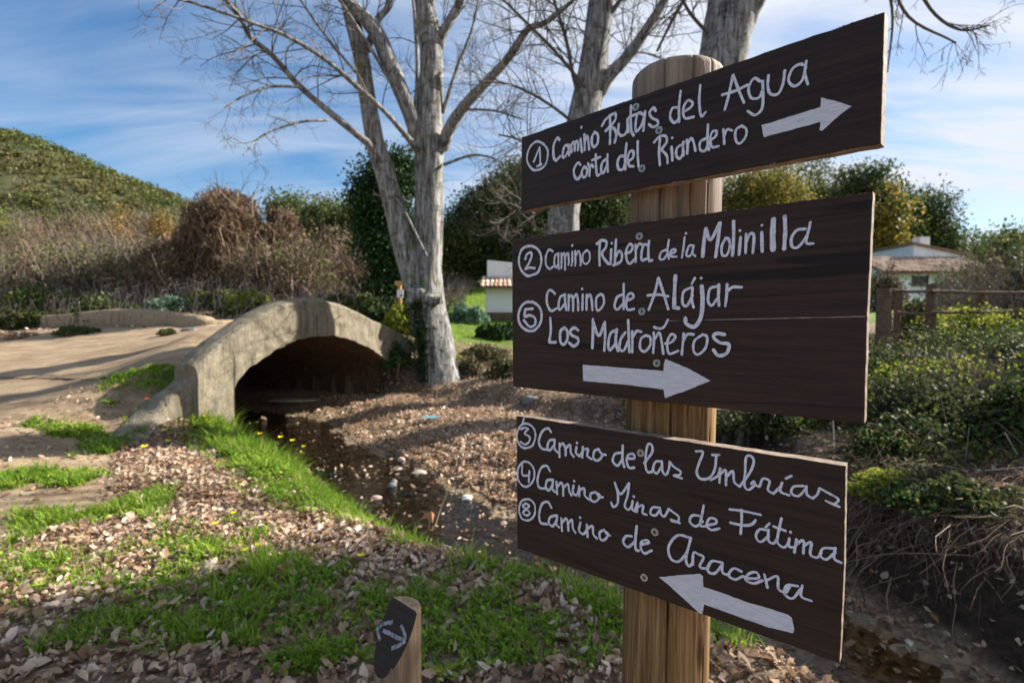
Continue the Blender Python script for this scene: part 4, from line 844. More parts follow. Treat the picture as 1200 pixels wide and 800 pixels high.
def fringe(acc, P, r, cnt, L, depth=2, n=4, grav=.0, lo=.25, dirbias=(0, 0, 0), rr0=.5):
    for s in range(cnt):
        q = (lo + (1 - lo) * random.random()) * (len(P) - 1); i0 = min(int(q), len(P) - 2); tdir = P[i0 + 1] - P[i0]; tdir /= np.linalg.norm(tdir)
        rnd = RNG.normal(0, 1, 3); rnd -= tdir * (rnd @ tdir); rnd /= np.linalg.norm(rnd)
        shoot(acc, P[i0], tdir * .6 + rnd * .75 + np.array(dirbias), L * random.uniform(.5, 1.1), min(.014, max(.004, r[i0] * rr0)), depth, n, grav, .3, 3)
for k_, (P, r) in enumerate(LIM):
    fringe(a, P, r, [16, 14, 8, 20, 22, 5, 6, 6, 6, 3, 6, 6, 6, 6, 4, 2][k_], [1.1, 1.1, 1.0, 1.2, 1.2, .8, .8, .9, .9, .5, .6, .6, .9, .8, .6, .4][k_], 2, 4, .25 if k_ in (3, 4, 10, 11) else .0)
a.build('twigs', M['twig'], pop, kind='stuff')
# ivy on its foot
def leaves(cent, size, flat_=0.0, asp=.62, drop=0):
    """diamond leaves with a folded midrib: 4 vertices, 2 triangles; cent (n,3)"""
    n = len(cent); nrm = RNG.normal(0, 1, (n, 3)); nrm[:, 2] = np.abs(nrm[:, 2]) + flat_ * 3; nrm /= np.linalg.norm(nrm, axis=1)[:, None]
    t_ = RNG.normal(0, 1, (n, 3)); t_[:, 2] -= drop; t_ -= nrm * (t_ * nrm).sum(1)[:, None]; t_ /= np.linalg.norm(t_, axis=1)[:, None]; s_ = np.cross(nrm, t_)
    sz = (size * RNG.uniform(.6, 1.3, n))[:, None]; fold = RNG.uniform(-.25, .35, n)[:, None] * sz
    V = np.stack([cent - t_ * sz * .5, cent + s_ * sz * asp * .5 + nrm * fold, cent + t_ * sz * .5, cent - s_ * sz * asp * .5 + nrm * fold], 1).reshape(-1, 3)
    b0 = np.arange(n)[:, None] * 4; F = np.concatenate([b0 + [0, 1, 2], b0 + [0, 2, 3]], 1).reshape(-1, 3)
    return V, F
def litter_leaves(cent, size, up=None):
    """curled broad leaves: 6 vertices, 4 triangles"""
    n = len(cent); nrm = RNG.normal(0, .48, (n, 3)); nrm[:, 2] = 1; nrm /= np.linalg.norm(nrm, axis=1)[:, None]
    an = RNG.uniform(0, 2 * math.pi, n); t_ = np.stack([np.cos(an), np.sin(an), np.zeros(n)], -1); t_ -= nrm * (t_ * nrm).sum(1)[:, None]; t_ /= np.linalg.norm(t_, axis=1)[:, None]; s_ = np.cross(nrm, t_)
    sz = (size * (.3 + 1.25 * RNG.random(n) ** 1.6 + .15))[:, None]; cu = RNG.uniform(-.3, .75, n)[:, None] * sz; fo = RNG.uniform(-.1, .6, n)[:, None] * sz
    wd = RNG.uniform(.2, .42, n)[:, None] * sz
    V = np.stack([cent - t_ * sz * .5, cent - t_ * sz * .12 + s_ * wd + nrm * fo, cent + t_ * sz * .25 + s_ * wd * .7 + nrm * (fo + cu * .5), cent + t_ * sz * .55 + nrm * cu,
                  cent + t_ * sz * .22 - s_ * wd * .75 + nrm * (fo * .8 + cu * .5), cent - t_ * sz * .15 - s_ * wd + nrm * fo * .8], 1).reshape(-1, 3)
    b0 = np.arange(n)[:, None] * 6; F = np.concatenate([b0 + [0, 1, 2], b0 + [0, 2, 3], b0 + [0, 3, 4], b0 + [0, 4, 5]], 1).reshape(-1, 3)
    return V, F
n_ = 2600; q = RNG.random(n_); iv = np.array([at(488 + 16 * a_ + RNG.normal(0, 7), 342 + 108 * a_, 9.63 + .0035 * abs(RNG.normal(0, 8)) + RNG.normal(0, .03)) for a_ in q])
V, F = leaves(iv, .05, 0, .8); mk('ivy', V, F, M['ivy'], pop, kind='stuff')

# poplar 2 and 3
p0 = at(652, 440, 9.3); pop2 = empty('poplar_tree', (p0[0], p0[1], hz(p0[0], p0[1])), label='bare poplar trunk rising behind the left end of the top board', cat='tree')
a = Acc(); thick(a, [(652, 445, 26), (655, 400, 22), (658, 320, 19), (662, 240, 18), (675, 180, 17.5), (686, 125, 17.5), (693, 95, 18), (698, 52, 15), (705, 0, 14.5), (712, -60, 11), (716, -140, 7)], 9.3, 9.3, seed=5)
P, r = limb_pts([(700, 110, 9), (715, 88, 7), (740, 60, 6.2), (775, 7, 5), (795, -40, 4)], 9.3, 8.8); tube(a, P, r, 12, .1, cap=False)
a.build('trunk', M['poplar'], pop2, smooth=True); LIM = [(P, r)]
a = Acc()
for pts, Ya, Yb in [([(683, 130, 2.6), (672, 90, 2.2), (663, 45, 2), (649, 0, 1.6), (640, -30, 1.2)], 9.2, 8.7), ([(692, 110, 2), (650, 60, 1.8), (610, 20, 1.5), (580, -10, 1)], 9.1, 8.2),
   ([(700, 40, 3), (730, -5, 2.4), (760, -50, 2)], 9.3, 8.9), ([(665, 235, 2.4), (640, 190, 1.9), (610, 165, 1.4), (585, 158, 1)], 9.2, 8.5), ([(664, 215, 1.8), (630, 250, 1.5), (604, 240, 1.2), (590, 280, .9)], 9.1, 8.5),
   ([(680, 150, 1.8), (640, 120, 1.6), (600, 100, 1.3), (560, 95, .9)], 9.1, 8.2)]:
    P, r = limb_pts(pts, Ya, Yb); a = Acc(); tube(a, P, r, 8, .1, cap=False); LIM.append((P, r)); a.build('limb', M['twig'], pop2, smooth=True)
a = Acc()
for P, r in LIM: fringe(a, P, r, 17, 1.3, 2, 4, .12)
P, r = limb_pts([(693, 95, 10), (698, 52, 10), (705, 0, 9)], 9.3, 9.3); fringe(a, P, r, 10, 1.3, 2, 4, .1, 0)
a.build('twigs', M['twig'], pop2, kind='stuff')

p0 = at(785, 455, 8); pop3 = empty('poplar_tree', (p0[0], p0[1], hz(p0[0], p0[1])), label='thick grey poplar trunk rising directly behind the post top', cat='tree')
a = Acc(); thick(a, [(783, 470, 36), (786, 440, 31), (795, 330, 27), (812, 230, 26), (832, 130, 25), (847, 66, 25.5), (858, 0, 26), (866, -60, 22), (870, -150, 15)], 8, 8, seed=9)
P, r = limb_pts([(866, 45, 12), (884, 5, 10), (908, -40, 9), (940, -90, 7)], 8, 7.6); tube(a, P, r, 12, .1, cap=False)
a.build('trunk', M['poplar'], pop3, smooth=True)
a = Acc(); LIM = []
for pts, Ya, Yb in [([(930, -80, 7), (990, -70, 5), (1050, -50, 3.5), (1110, -40, 2)], 7.7, 6.6), ([(1000, -70, 3), (1035, -25, 2), (1046, 20, 1.5), (1040, 85, .8)], 7.3, 7.0), ([(1060, -50, 2.5), (1090, 10, 1.8), (1125, 35, 1.5), (1160, 30, .8)], 6.9, 6.4),
     ([(1040, -30, 2), (1065, 20, 1.6), (1110, 45, 1.2), (1120, 50, .9)], 7, 6.6), ([(840, -40, 4), (815, -20, 3), (790, 20, 2), (770, 60, 1.4)], 8, 7.6), ([(830, 40, 2), (805, 10, 1.8), (790, -30, 1.4)], 7.9, 7.4)]:
    P, r = limb_pts(pts, Ya, Yb); a = Acc(); tube(a, P, r, 8, .1, cap=False); LIM.append((P, r)); a.build('limb', M['twig'], pop3, smooth=True)
a = Acc()
for k_, (P, r) in enumerate(LIM): fringe(a, P, r, [8, 7, 8, 7, 8, 6][k_], [.5, .45, .55, .5, .7, .7][k_], 2, 3, .75 if k_ < 4 else .2, .2 if k_ else .55, (0, 0, -.3))
a.build('twigs', M['twig'], pop3, kind='stuff')

# leafy trees
def leafy(name, label, cat, px, pybase, Y, pts, matk, nclump, per, csize, lsize, group=None, trunk_r=.18, seed=0, low=.0):
    """pts: list of crown ellipsoids (px,py,rx_px,ry_px)"""
    gb = at(px, pybase, Y); gz = hz(gb[0], gb[1]); root = empty(name, (gb[0], gb[1], gz), label=label, cat=cat, group=group)
    pts = list(pts) + [(p[0], p[1] + p[3] * .95, p[2] * 1.08, p[3] * .9) for p in pts if p[3] > 17]
    nclump = int(nclump * 1.25)
    cents = []; wts = np.array([p[2] * p[3] for p in pts], float); wts /= wts.sum()
    ac = Acc(); topc = at(pts[0][0], pts[0][1], Y)
    if trunk_r:
        P = catmull(np.array([(gb[0], gb[1], gz - .2), (gb[0] + .1, gb[1], gz + (topc[2] - gz) * .4), ((topc[0] + gb[0]) / 2, gb[1], gz + (topc[2] - gz) * .75), tuple(topc)]), 4); tube(ac, P, np.linspace(trunk_r, trunk_r * .35, len(P)), 8, .1)
    for k in range(nclump):
        e = pts[RNG.choice(len(pts), p=wts)]; c_ = at(e[0], e[1], Y); sx, sz_ = e[2] / FPX * Y, e[3] / FPX * Y
        v = RNG.normal(0, 1, 3); v /= np.linalg.norm(v); v *= RNG.uniform(.35, 1.03) ** .6
        cc = c_ + v * np.array([sx, sx * .8, sz_]); cents.append((cc, RNG.uniform(.6, 1.35)))
        if trunk_r and k % 5 == 0:
            s0 = np.array([gb[0], gb[1], gz + (topc[2] - gz) * RNG.uniform(.3, .8)]); tube(ac, catmull(np.array([s0, (s0 + cc) / 2 + [0, 0, -.1], cc]), 2), np.linspace(trunk_r * .3, .02, 5), 4, cap=False)
    if trunk_r: ac.build('trunk', M['darkbark'], root)
    L = []
    for cc, s in cents:
        L.append(cc + RNG.normal(0, 1, (int(per * .8 * s), 3)) * np.array([1, 1, .62]) * csize * s)
    L = np.vstack(L); V, F = leaves(L, lsize, 0, .7); mk('crown', V, F, matk, root); return root
leafy('ivy_clad_tree', 'dark ivy smothered tree standing behind the forked poplar', 'tree', 462, 372, 15, [(452, 240, 28, 48), (460, 310, 30, 60), (440, 220, 20, 26), (470, 200, 18, 20)], M['ivy'], 210, 240, .24, .095, seed=1)
leafy('evergreen_oak', 'rounded mid green oak just left of the ivy clad tree', 'tree', 395, 330, 34, [(392, 258, 38, 26), (372, 268, 26, 24), (415, 255, 20, 26)], M['oakmid'], 132, 171, 0.48, 0.20, seed=2)
leafy('evergreen_oak', 'small distant oak top showing above the bare thicket', 'tree', 335, 330, 42, [(335, 243, 22, 18), (350, 262, 18, 20)], M['oakmid'], 72, 133, 0.53, 0.22, seed=3)
leafy('evergreen_oak', 'wide dark evergreen oak filling the gap right of the forked poplar', 'tree', 570, 320, 36, [(560, 255, 40, 30), (600, 225, 32, 34), (615, 270, 36, 36), (540, 275, 30, 25)], M['oak'], 312, 190, 0.55, 0.21, seed=4)
leafy('evergreen_oak', 'upright dark oak between the second poplar and the post', 'tree', 690, 320, 38, [(705, 225, 40, 36), (680, 270, 45, 36), (640, 205, 24, 24)], M['oak'], 204, 190, 0.57, 0.22, seed=5)
leafy('autumn_oak', 'yellowing loose crowned tree right of the post below the top board', 'tree', 870, 330, 34, [(868, 222, 30, 22), (910, 212, 32, 24), (850, 250, 30, 26)], M['gold'], 108, 152, 0.53, 0.19, seed=6)
leafy('stone_pine', 'thin grey green tree under the arrow of the top board', 'tree', 930, 330, 45, [(935, 212, 38, 20), (900, 235, 40, 26), (960, 232, 28, 26)], M['oakmid'], 102, 152, 0.66, 0.22, seed=7)
leafy('evergreen_oak', 'tall dark oak rising left of the white house', 'tree', 1015, 330, 40, [(1012, 215, 30, 30), (1035, 250, 30, 30), (990, 245, 34, 32), (1020, 280, 40, 30)], M['oak'], 228, 180, 0.53, 0.22, seed=8)
leafy('autumn_oak', 'yellow green tree glowing beside the tall dark oak', 'tree', 1048, 330, 37, [(1046, 238, 12, 26), (1032, 262, 12, 18)], M['gold'], 34, 80, .45, .3, seed=9)
leafy('evergreen_oak', 'rounded oak directly above the white house roof', 'tree', 1082, 330, 42, [(1085, 245, 24, 24), (1068, 265, 22, 24), (1095, 272, 18, 20)], M['oak'], 132, 171, 0.53, 0.22, seed=10)
leafy('evergreen_oak', 'broad dark oak mass behind the second poplar trunk', 'tree', 640, 320, 44, [(640, 262, 46, 30), (595, 280, 46, 26), (525, 285, 26, 22)], M['oakmid'], 120, 110, .6, .24, seed=21)
leafy('evergreen_oak', 'low dark oak mass between the ivy clad tree and the mid green oak', 'tree', 430, 330, 40, [(420, 288, 40, 22), (360, 290, 44, 20)], M['oak'], 90, 110, .6, .24, seed=22)
leafy('evergreen_oak', 'long low oak crown behind the yellowing trees right of the post', 'tree', 900, 330, 52, [(880, 262, 60, 26), (960, 262, 50, 28)], M['oak'], 110, 110, .8, .3, seed=23)
leafy('stone_pine', 'hazy grey green tree far behind the right edge of the house', 'tree', 1150, 330, 60, [(1140, 290, 40, 14), (1190, 286, 34, 18)], M['oakmid'], 60, 100, .8, .34, seed=24)
# trees whose shade reaches the near bank (they stand right of the view)
def wtree(label, x, y, h, cr, matk, n, trunk_r=.2, zc=None):
    z = hz(x, y); root = empty('evergreen_oak', (x, y, z), label=label, cat='tree'); ac = Acc(); zc = h * .7 if zc is None else zc
    P = np.array([(x, y, z - .2), (x + .1, y, z + zc * .5), (x, y + .1, z + zc)]); tube(ac, catmull(P, 5), np.linspace(trunk_r, trunk_r * .5, 11), 10, .1); L = []
    for k in range(n):
        v = RNG.normal(0, 1, 3); v /= np.linalg.norm(v); cc = np.array([x, y, z + zc]) + v * np.array([cr, cr, (h - zc)]) * RNG.uniform(.2, 1); L.append(cc + RNG.normal(0, .16, (70, 3)))
        if k % 5 == 0: tube(ac, np.array([[x, y, z + zc * .7], (np.array([x, y, z + zc]) + cc) / 2, cc]), [.05, .03, .01], 4, cap=False)
    ac.build('trunk', M['darkbark'], root); V, F = leaves(np.vstack(L), .09, 0, .7); mk('crown', V, F, matk, root); return root
wtree('evergreen oak outside the right edge shading the near bank', 7.75, 5.2, 6.1, 1.15, M['oak'], 210, .16, 5.05)

# ------------------------------------------------------------------ hill and thickets on the left
gx, gy = np.meshgrid(np.linspace(-330, 60, 90), np.linspace(110, 330, 50))
ridge = np.interp(gx / np.maximum(gy, 1) * 600 + 600, [-400, 0, 60, 130, 220, 330, 450, 700], [238, 220, 203, 176, 140, 92, 52, 20]) / 600
prof_ = sst((gy - 100) / 110) * np.where(gy > 215, 1 - .35 * sst((gy - 215) / 110), 1)
Zh = CAMZ + ridge * np.minimum(gy, 215) * prof_ * .985 + (fbm(gx * .03, gy * .03, 3) - .5) * 5 - 2
V = np.stack([gx, gy, Zh], -1).reshape(-1, 3); i = np.arange(49)[:, None] * 90; j = np.arange(89)[None]
mk('hill', V, np.stack([i + j, i + j + 1, i + 91 + j, i + 90 + j], -1).reshape(-1, 4), M['hill'], smooth=True, kind='structure', label='long wooded hillside falling towards the bridge')
n_ = 12500; ix = RNG.uniform(0, 88.9, n_); iy = RNG.uniform(0, 48.9, n_) ** 1; gi = iy.astype(int); gj = ix.astype(int); fx, fy = ix - gj, iy - gi
Gr = V.reshape(50, 90, 3); c0 = Gr[gi, gj] * ((1 - fx) * (1 - fy))[:, None] + Gr[gi, gj + 1] * (fx * (1 - fy))[:, None] + Gr[gi + 1, gj] * ((1 - fx) * fy)[:, None] + Gr[gi + 1, gj + 1] * (fx * fy)[:, None]
pxh = c0[:, 0] / c0[:, 1] * 600 + 600; c0 = c0[(pxh > -420) & (pxh < 420) & ((pxh > -80) | (RNG.random(len(c0)) < .5))]
L = np.repeat(c0, 26, axis=0); rs = np.repeat(RNG.uniform(.5, 1.9, len(c0)) * (1 + .5 * (RNG.random(len(c0)) < .1)), 26)[:, None]
v = RNG.normal(0, 1, (len(L), 3)); v /= np.linalg.norm(v, axis=1)[:, None]; L = L + v * rs * np.array([1.1, 1.1, 1.0]) + [0, 0, 1.2]
V, F = leaves(L, .9, .2, .8); mk('hillside_trees', V, F, M['hilltree'], kind='stuff', label='distant mixed green woodland covering the whole hillside', cat='woodland')

n_ = 520; xw = RNG.uniform(-30, 150, n_); yw = 62 + RNG.uniform(0, 26, n_) + np.abs(xw - 20) * .12; hw = RNG.uniform(2.5, 5.5, n_); zw = H(xw, yw)
cw_ = np.repeat(np.stack([xw, yw, zw + hw * .55], -1), 90, axis=0); hr_ = np.repeat(hw, 90)[:, None]; v = RNG.normal(0, 1, (len(cw_), 3)); v /= np.linalg.norm(v, axis=1)[:, None]; v *= RNG.uniform(.5, 1.05, (len(v), 1))
V, F = leaves(cw_ + v * hr_ * np.array([.62, .62, .56]), .6, .1, .8); mk('distant_woodland', V, F, M['oakmid'], kind='stuff', label='distant belt of mixed woodland closing the meadow', cat='woodland')

def thicket(name, label, px, Y, w_, h_, matk, n, leafk=None, nl=0, lsz=.1, group=None, yb=None, tw=.012, droop=0, thick_=.6):
    """bare shrub: fountain of ribbons; px centre, width/height in pixels"""
    if yb is not None:
        g_ = ground(px, yb); Y = g_[1] if g_[2] > -5 and 2 < g_[1] < 59 else Y
        gb = at(px, yb, Y); yb = None
    else: gb = at(px, 400, Y)
    x0, y0 = gb[0], gb[1]; z0 = hz(x0, y0) if yb is None else at(px, yb, Y)[2]
    root = empty(name, (x0, y0, z0), label=label, cat='shrub', group=group); W_, H_ = w_ / FPX * Y, h_ / FPX * Y
    V = []; F = []; S_ = 4; n = int(n * .8); nl = int(nl * .85)
    base_ = np.stack([x0 + RNG.normal(0, .22, n) * W_, y0 + RNG.normal(0, .22, n) * W_ * thick_, np.full(n, z0)], -1); base_[:, 2] = H(base_[:, 0], base_[:, 1]) if yb is None else z0
    dirv = np.stack([RNG.normal(0, .35, n), RNG.normal(0, .35, n), np.ones(n)], -1)
    ln = H_ * RNG.uniform(.35, 1.05, n) * np.clip(1.25 - np.abs((base_[:, 0] - x0) / (W_ * .6)) ** 2, .35, 1.15)
    pts = [base_ + RNG.uniform(0, .5, n)[:, None] * dirv * ln[:, None] * .6]; dv_ = dirv / np.linalg.norm(dirv, axis=1)[:, None]
    for s in range(S_):
        dv_ = dv_ + RNG.normal(0, .28, (n, 3)) + np.array([0, 0, -droop * s * .3]); dv_ /= np.linalg.norm(dv_, axis=1)[:, None]; pts.append(pts[-1] + dv_ * (ln / S_ * .8)[:, None])
    pts = np.stack(pts, 1); sd_ = RNG.normal(0, 1, (n, 3)); sd_ /= np.linalg.norm(sd_, axis=1)[:, None]
    wd = tw * RNG.uniform(.5, 1.5, n)[:, None, None] * np.linspace(1, .35, S_ + 1)[None, :, None]
    VV = np.stack([pts - sd_[:, None] * wd, pts + sd_[:, None] * wd], 2).reshape(-1, 3); b0 = (np.arange(n) * (S_ + 1) * 2)[:, None, None] + (np.arange(S_) * 2)[None, :, None]
    FF = (b0 + np.array([0, 1, 3, 2])[None, None]).reshape(-1, 4); mk('branches', VV, FF, matk, root, kind='stuff')
    if nl:
        k = RNG.integers(0, n, nl); s = RNG.integers(2, S_ + 1, nl); cl = pts[k, s] + RNG.normal(0, .12 * H_ * .3, (nl, 3)); V2, F2 = leaves(cl, lsz, 0, .7); mk('foliage', V2, F2, leafk, root)
    return root
def mound(name, label, px, Y, w_, h_, matk, n, lsz, group=None, cat='bush', yb=None, lumps=7, hang=0):
    """leaf covered bush: leaves on the shells of several lumps"""
    if yb is not None:
        g_ = ground(px, yb); Y = g_[1] if g_[2] > -5 and 2 < g_[1] < 59 else Y
        gb = at(px, yb, Y); yb = None
    else: gb = at(px, 400, Y)
    x0, y0 = gb[0], gb[1]; z0 = hz(x0, y0) if yb is None else at(px, yb, Y)[2]
    root = empty(name, (x0, y0, z0), label=label, cat=cat, group=group); W_, H_ = w_ / FPX * Y, h_ / FPX * Y; L = []
    ac = Acc()
    for k in range(lumps):
        a_ = RNG.uniform(0, 2 * math.pi); rr_ = RNG.uniform(0, .36); c_ = np.array([x0 + W_ * rr_ * math.cos(a_), y0 + W_ * rr_ * .7 * math.sin(a_), z0]); r_ = np.array([W_ * RNG.uniform(.16, .3), W_ * .2, H_ * RNG.uniform(.55, 1.0) * (1 - rr_ * .8)])
        m_ = int(n * .72) // lumps; v = RNG.normal(0, 1, (m_, 3)); v /= np.linalg.norm(v, axis=1)[:, None]; v[:, 2] = np.abs(v[:, 2]); bump_ = 1 + .35 * (fbm(v[:, 0] * 3 + k, v[:, 1] * 3 + v[:, 2] * 3, 33) - .5) * 2
        L.append(c_ + v * r_ * (bump_ * RNG.uniform(.78, 1.06, m_))[:, None]); tube(ac, np.array([c_ - [0, 0, .2], c_ + [0.05, 0, r_[2] * .5], c_ + [0, .05, r_[2] * .9]]), [.04, .03, .012], 4, cap=False)
    ac.build('stems', M['darkbark'], root, kind='stuff'); V, F = leaves(np.vstack(L), lsz, 0, .7, drop=hang); mk('foliage', V, F, matk, root); return root

# left slope, back to front
for (px, yt, Y_, w_, mt_, lab) in [(20, 250, 33, 100, 'oakmid', 'olive bush high at the left edge of the slope'), (150, 236, 36, 90, 'autumn', 'ochre bush left of the orange shrub high on the slope'), (192, 240, 34, 80, 'autumn', 'orange tinted bush under the tail of the hill'), (85, 240, 37, 90, 'dull', 'brown bush right under the hill foot'),
       (222, 262, 30, 50, 'lime', 'olive yellow bush beside the dead vine mound'), (10, 236, 38, 60, 'lime', 'lime coloured bush at the left edge under the hill'), (120, 262, 30, 70, 'dull', 'withered brown bush in the middle of the slope top'), (60, 285, 28, 90, 'oakmid', 'dusty olive bush half way up the left slope'), (175, 290, 27, 80, 'lime', 'yellow olive bush left of the vine mound'), (350, 268, 27, 70, 'dull', 'withered purple brown bush right of the vine mound'), (395, 285, 25, 60, 'dull', 'withered bush in front of the mid green oak')]:
    g_ = at(px, yt, Y_); mound('slope_bush', lab, px, Y_, w_, max(12, (g_[2] - hz(g_[0], Y_)) * 600 / Y_), M[mt_], 6500, .17, lumps=10)
mound('autumn_shrub', 'orange and ochre leaved shrub high on the slope below the hill', 165, 48, 130, 42, M['autumn'], 9000, .42, yb=262)
mound('autumn_shrub', 'olive brown shrub at the left edge under the hill', 60, 50, 170, 40, M['autumn'], 9000, .42, yb=268)
mound('green_bush', 'bright green bush at the left edge below the hill', 8, 40, 60, 45, M['oakmid'], 5000, .34, yb=262)
mound('brown_shrub', 'brown leaved shrub left of the vine draped mound', 215, 44, 110, 45, M['autumn'], 6000, .3, yb=285)
TH2 = [(20, 40, 130, 50, 'graytwig', 'grey bare thicket at the far left below the green bush', 300), (100, 38, 150, 56, 'redtwig', 'reddish bare thicket in the middle of the left slope', 305), (180, 36, 150, 60, 'graytwig', 'tangled pale grey thicket under the ochre shrub', 308),
       (30, 30, 160, 55, 'redtwig', 'rusty bare thicket above the left end of the low wall', 340), (120, 27, 160, 62, 'graytwig', 'grey brown thicket above the middle of the low wall', 348), (215, 27, 150, 60, 'redtwig', 'tall bare thicket left of the dead vines', 350),
       (330, 30, 120, 66, 'redtwig', 'purplish bare thicket behind the hump of the bridge', 350), (400, 26, 110, 80, 'redtwig', 'rosy bare shrubs behind the right shoulder of the bridge', 350), (300, 34, 120, 66, 'graytwig', 'pale bare thicket right of the dead vines', 320),
       (570, 30, 60, 42, 'redtwig', 'pinkish bare shrub beside the small white hut', 325), (655, 30, 80, 42, 'redtwig', 'pinkish bare shrub behind the left edge of the middle board', 322)]
for k_, (px, Y_, w_, h_, mk_, lab, yb) in enumerate(TH2):
    thicket('bare_thicket', lab, px, Y_, w_, h_, M[mk_], 2600 if w_ > 90 else 900, M['dull'], 5200 if w_ > 90 else 500, .13, yb=yb, tw=.00045 * Y_)
EX = [(-40, 352, 120, 60, 'graytwig', 'grey bare shrub cut by the left edge above the low wall'), (60, 318, 120, 55, 'redtwig', 'brown bare shrub half way up the slope at the left'), (150, 330, 120, 60, 'graytwig', 'pale twiggy shrub half way up the slope above the low wall'),
      (365, 345, 110, 55, 'graytwig', 'grey twiggy shrub behind the bridge crown'), (440, 345, 60, 50, 'redtwig', 'rosy bare shrub right in front of the ivy clad tree'),
      (90, 290, 130, 50, 'graytwig', 'grey bare shrub high on the left slope'), (200, 290, 130, 50, 'redtwig', 'reddish bare shrub high on the slope near the dead vines'), (10, 285, 120, 50, 'redtwig', 'reddish bare shrub at the left edge high on the slope'), (375, 300, 110, 45, 'redtwig', 'rosy shrub row under the mid green oak')]
for k_, (px, yb, w_, h_, mk_, lab) in enumerate(EX):
    thicket('bare_thicket', lab, px, 24, w_, h_, M[mk_], 2200, M['dull' if k_ % 3 else 'oakmid'], 3600, .09, yb=yb, tw=.009)
for (px, yb, w_, h_, mt_, lab) in [(30, 335, 90, 30, 'lime', 'yellow green bush on the left slope above the low wall'), (130, 352, 70, 26, 'oak', 'dark bush above the middle of the low wall'), (165, 300, 60, 26, 'lime', 'sunlit olive bush in the middle of the slope'), (60, 360, 80, 24, 'oak', 'dark green bush above the left part of the low wall'),
      (205, 350, 40, 22, 'cabbage', 'grey green bush between wall and dead vines'), (255, 362, 60, 26, 'oakmid', 'bush in the gap between low wall and bridge'), (345, 350, 60, 34, 'oak', 'dark bush behind the bridge parapet crest'), (440, 372, 50, 34, 'oakmid', 'leafy bush at the foot of the ivy clad tree'), (100, 372, 60, 14, 'oakmid', 'creeping green plants spilling over the low wall')]:
    mound('leafy_bush', lab, px, 20, w_, h_, M[mt_], 4200, .12, yb=yb)
n_ = 26000; xs_ = RNG.uniform(-26, -2.5, n_); ys_ = RNG.uniform(13, 40, n_); k = (sdist(xs_, ys_, PATH) > .5) & (fbm(xs_ * .5, ys_ * .5, 31) > .38); xs_, ys_ = xs_[k], ys_[k]
V, F = leaves(np.stack([xs_, ys_, H(xs_, ys_) + RNG.uniform(0, .3, len(xs_))], -1), .17, .1, .6); mk('undergrowth', V, F, M['bramble'], kind='stuff', label='low olive undergrowth covering the slope behind the low wall', cat='undergrowth')
n_ = 9000; xs_ = RNG.uniform(-26, -2.5, n_); ys_ = RNG.uniform(13, 40, n_); k = (sdist(xs_, ys_, PATH) > .5); xs_, ys_ = xs_[k], ys_[k]; n = len(xs_)
hh = RNG.uniform(.2, .8, n); p0_ = np.stack([xs_, ys_, H(xs_, ys_)], -1); p1_ = p0_ + np.stack([RNG.normal(0, .2, n), RNG.normal(0, .2, n), hh], -1); p2_ = p1_ + np.stack([RNG.normal(0, .3, n), RNG.normal(0, .3, n), hh * .2], -1); wv = np.stack([np.full(n, .012), np.zeros(n), np.zeros(n)], -1)
mk('dry_stems', np.stack([p0_ - wv, p0_ + wv, p1_ + wv, p1_ - wv, p2_], 1).reshape(-1, 3), np.concatenate([(np.arange(n) * 5)[:, None] + [0, 1, 2], (np.arange(n) * 5)[:, None] + [0, 2, 3], (np.arange(n) * 5)[:, None] + [3, 2, 4]], 1).reshape(-1, 3), M['graytwig'], kind='stuff', label='dry brown stems standing all over the slope behind the wall', cat='undergrowth')
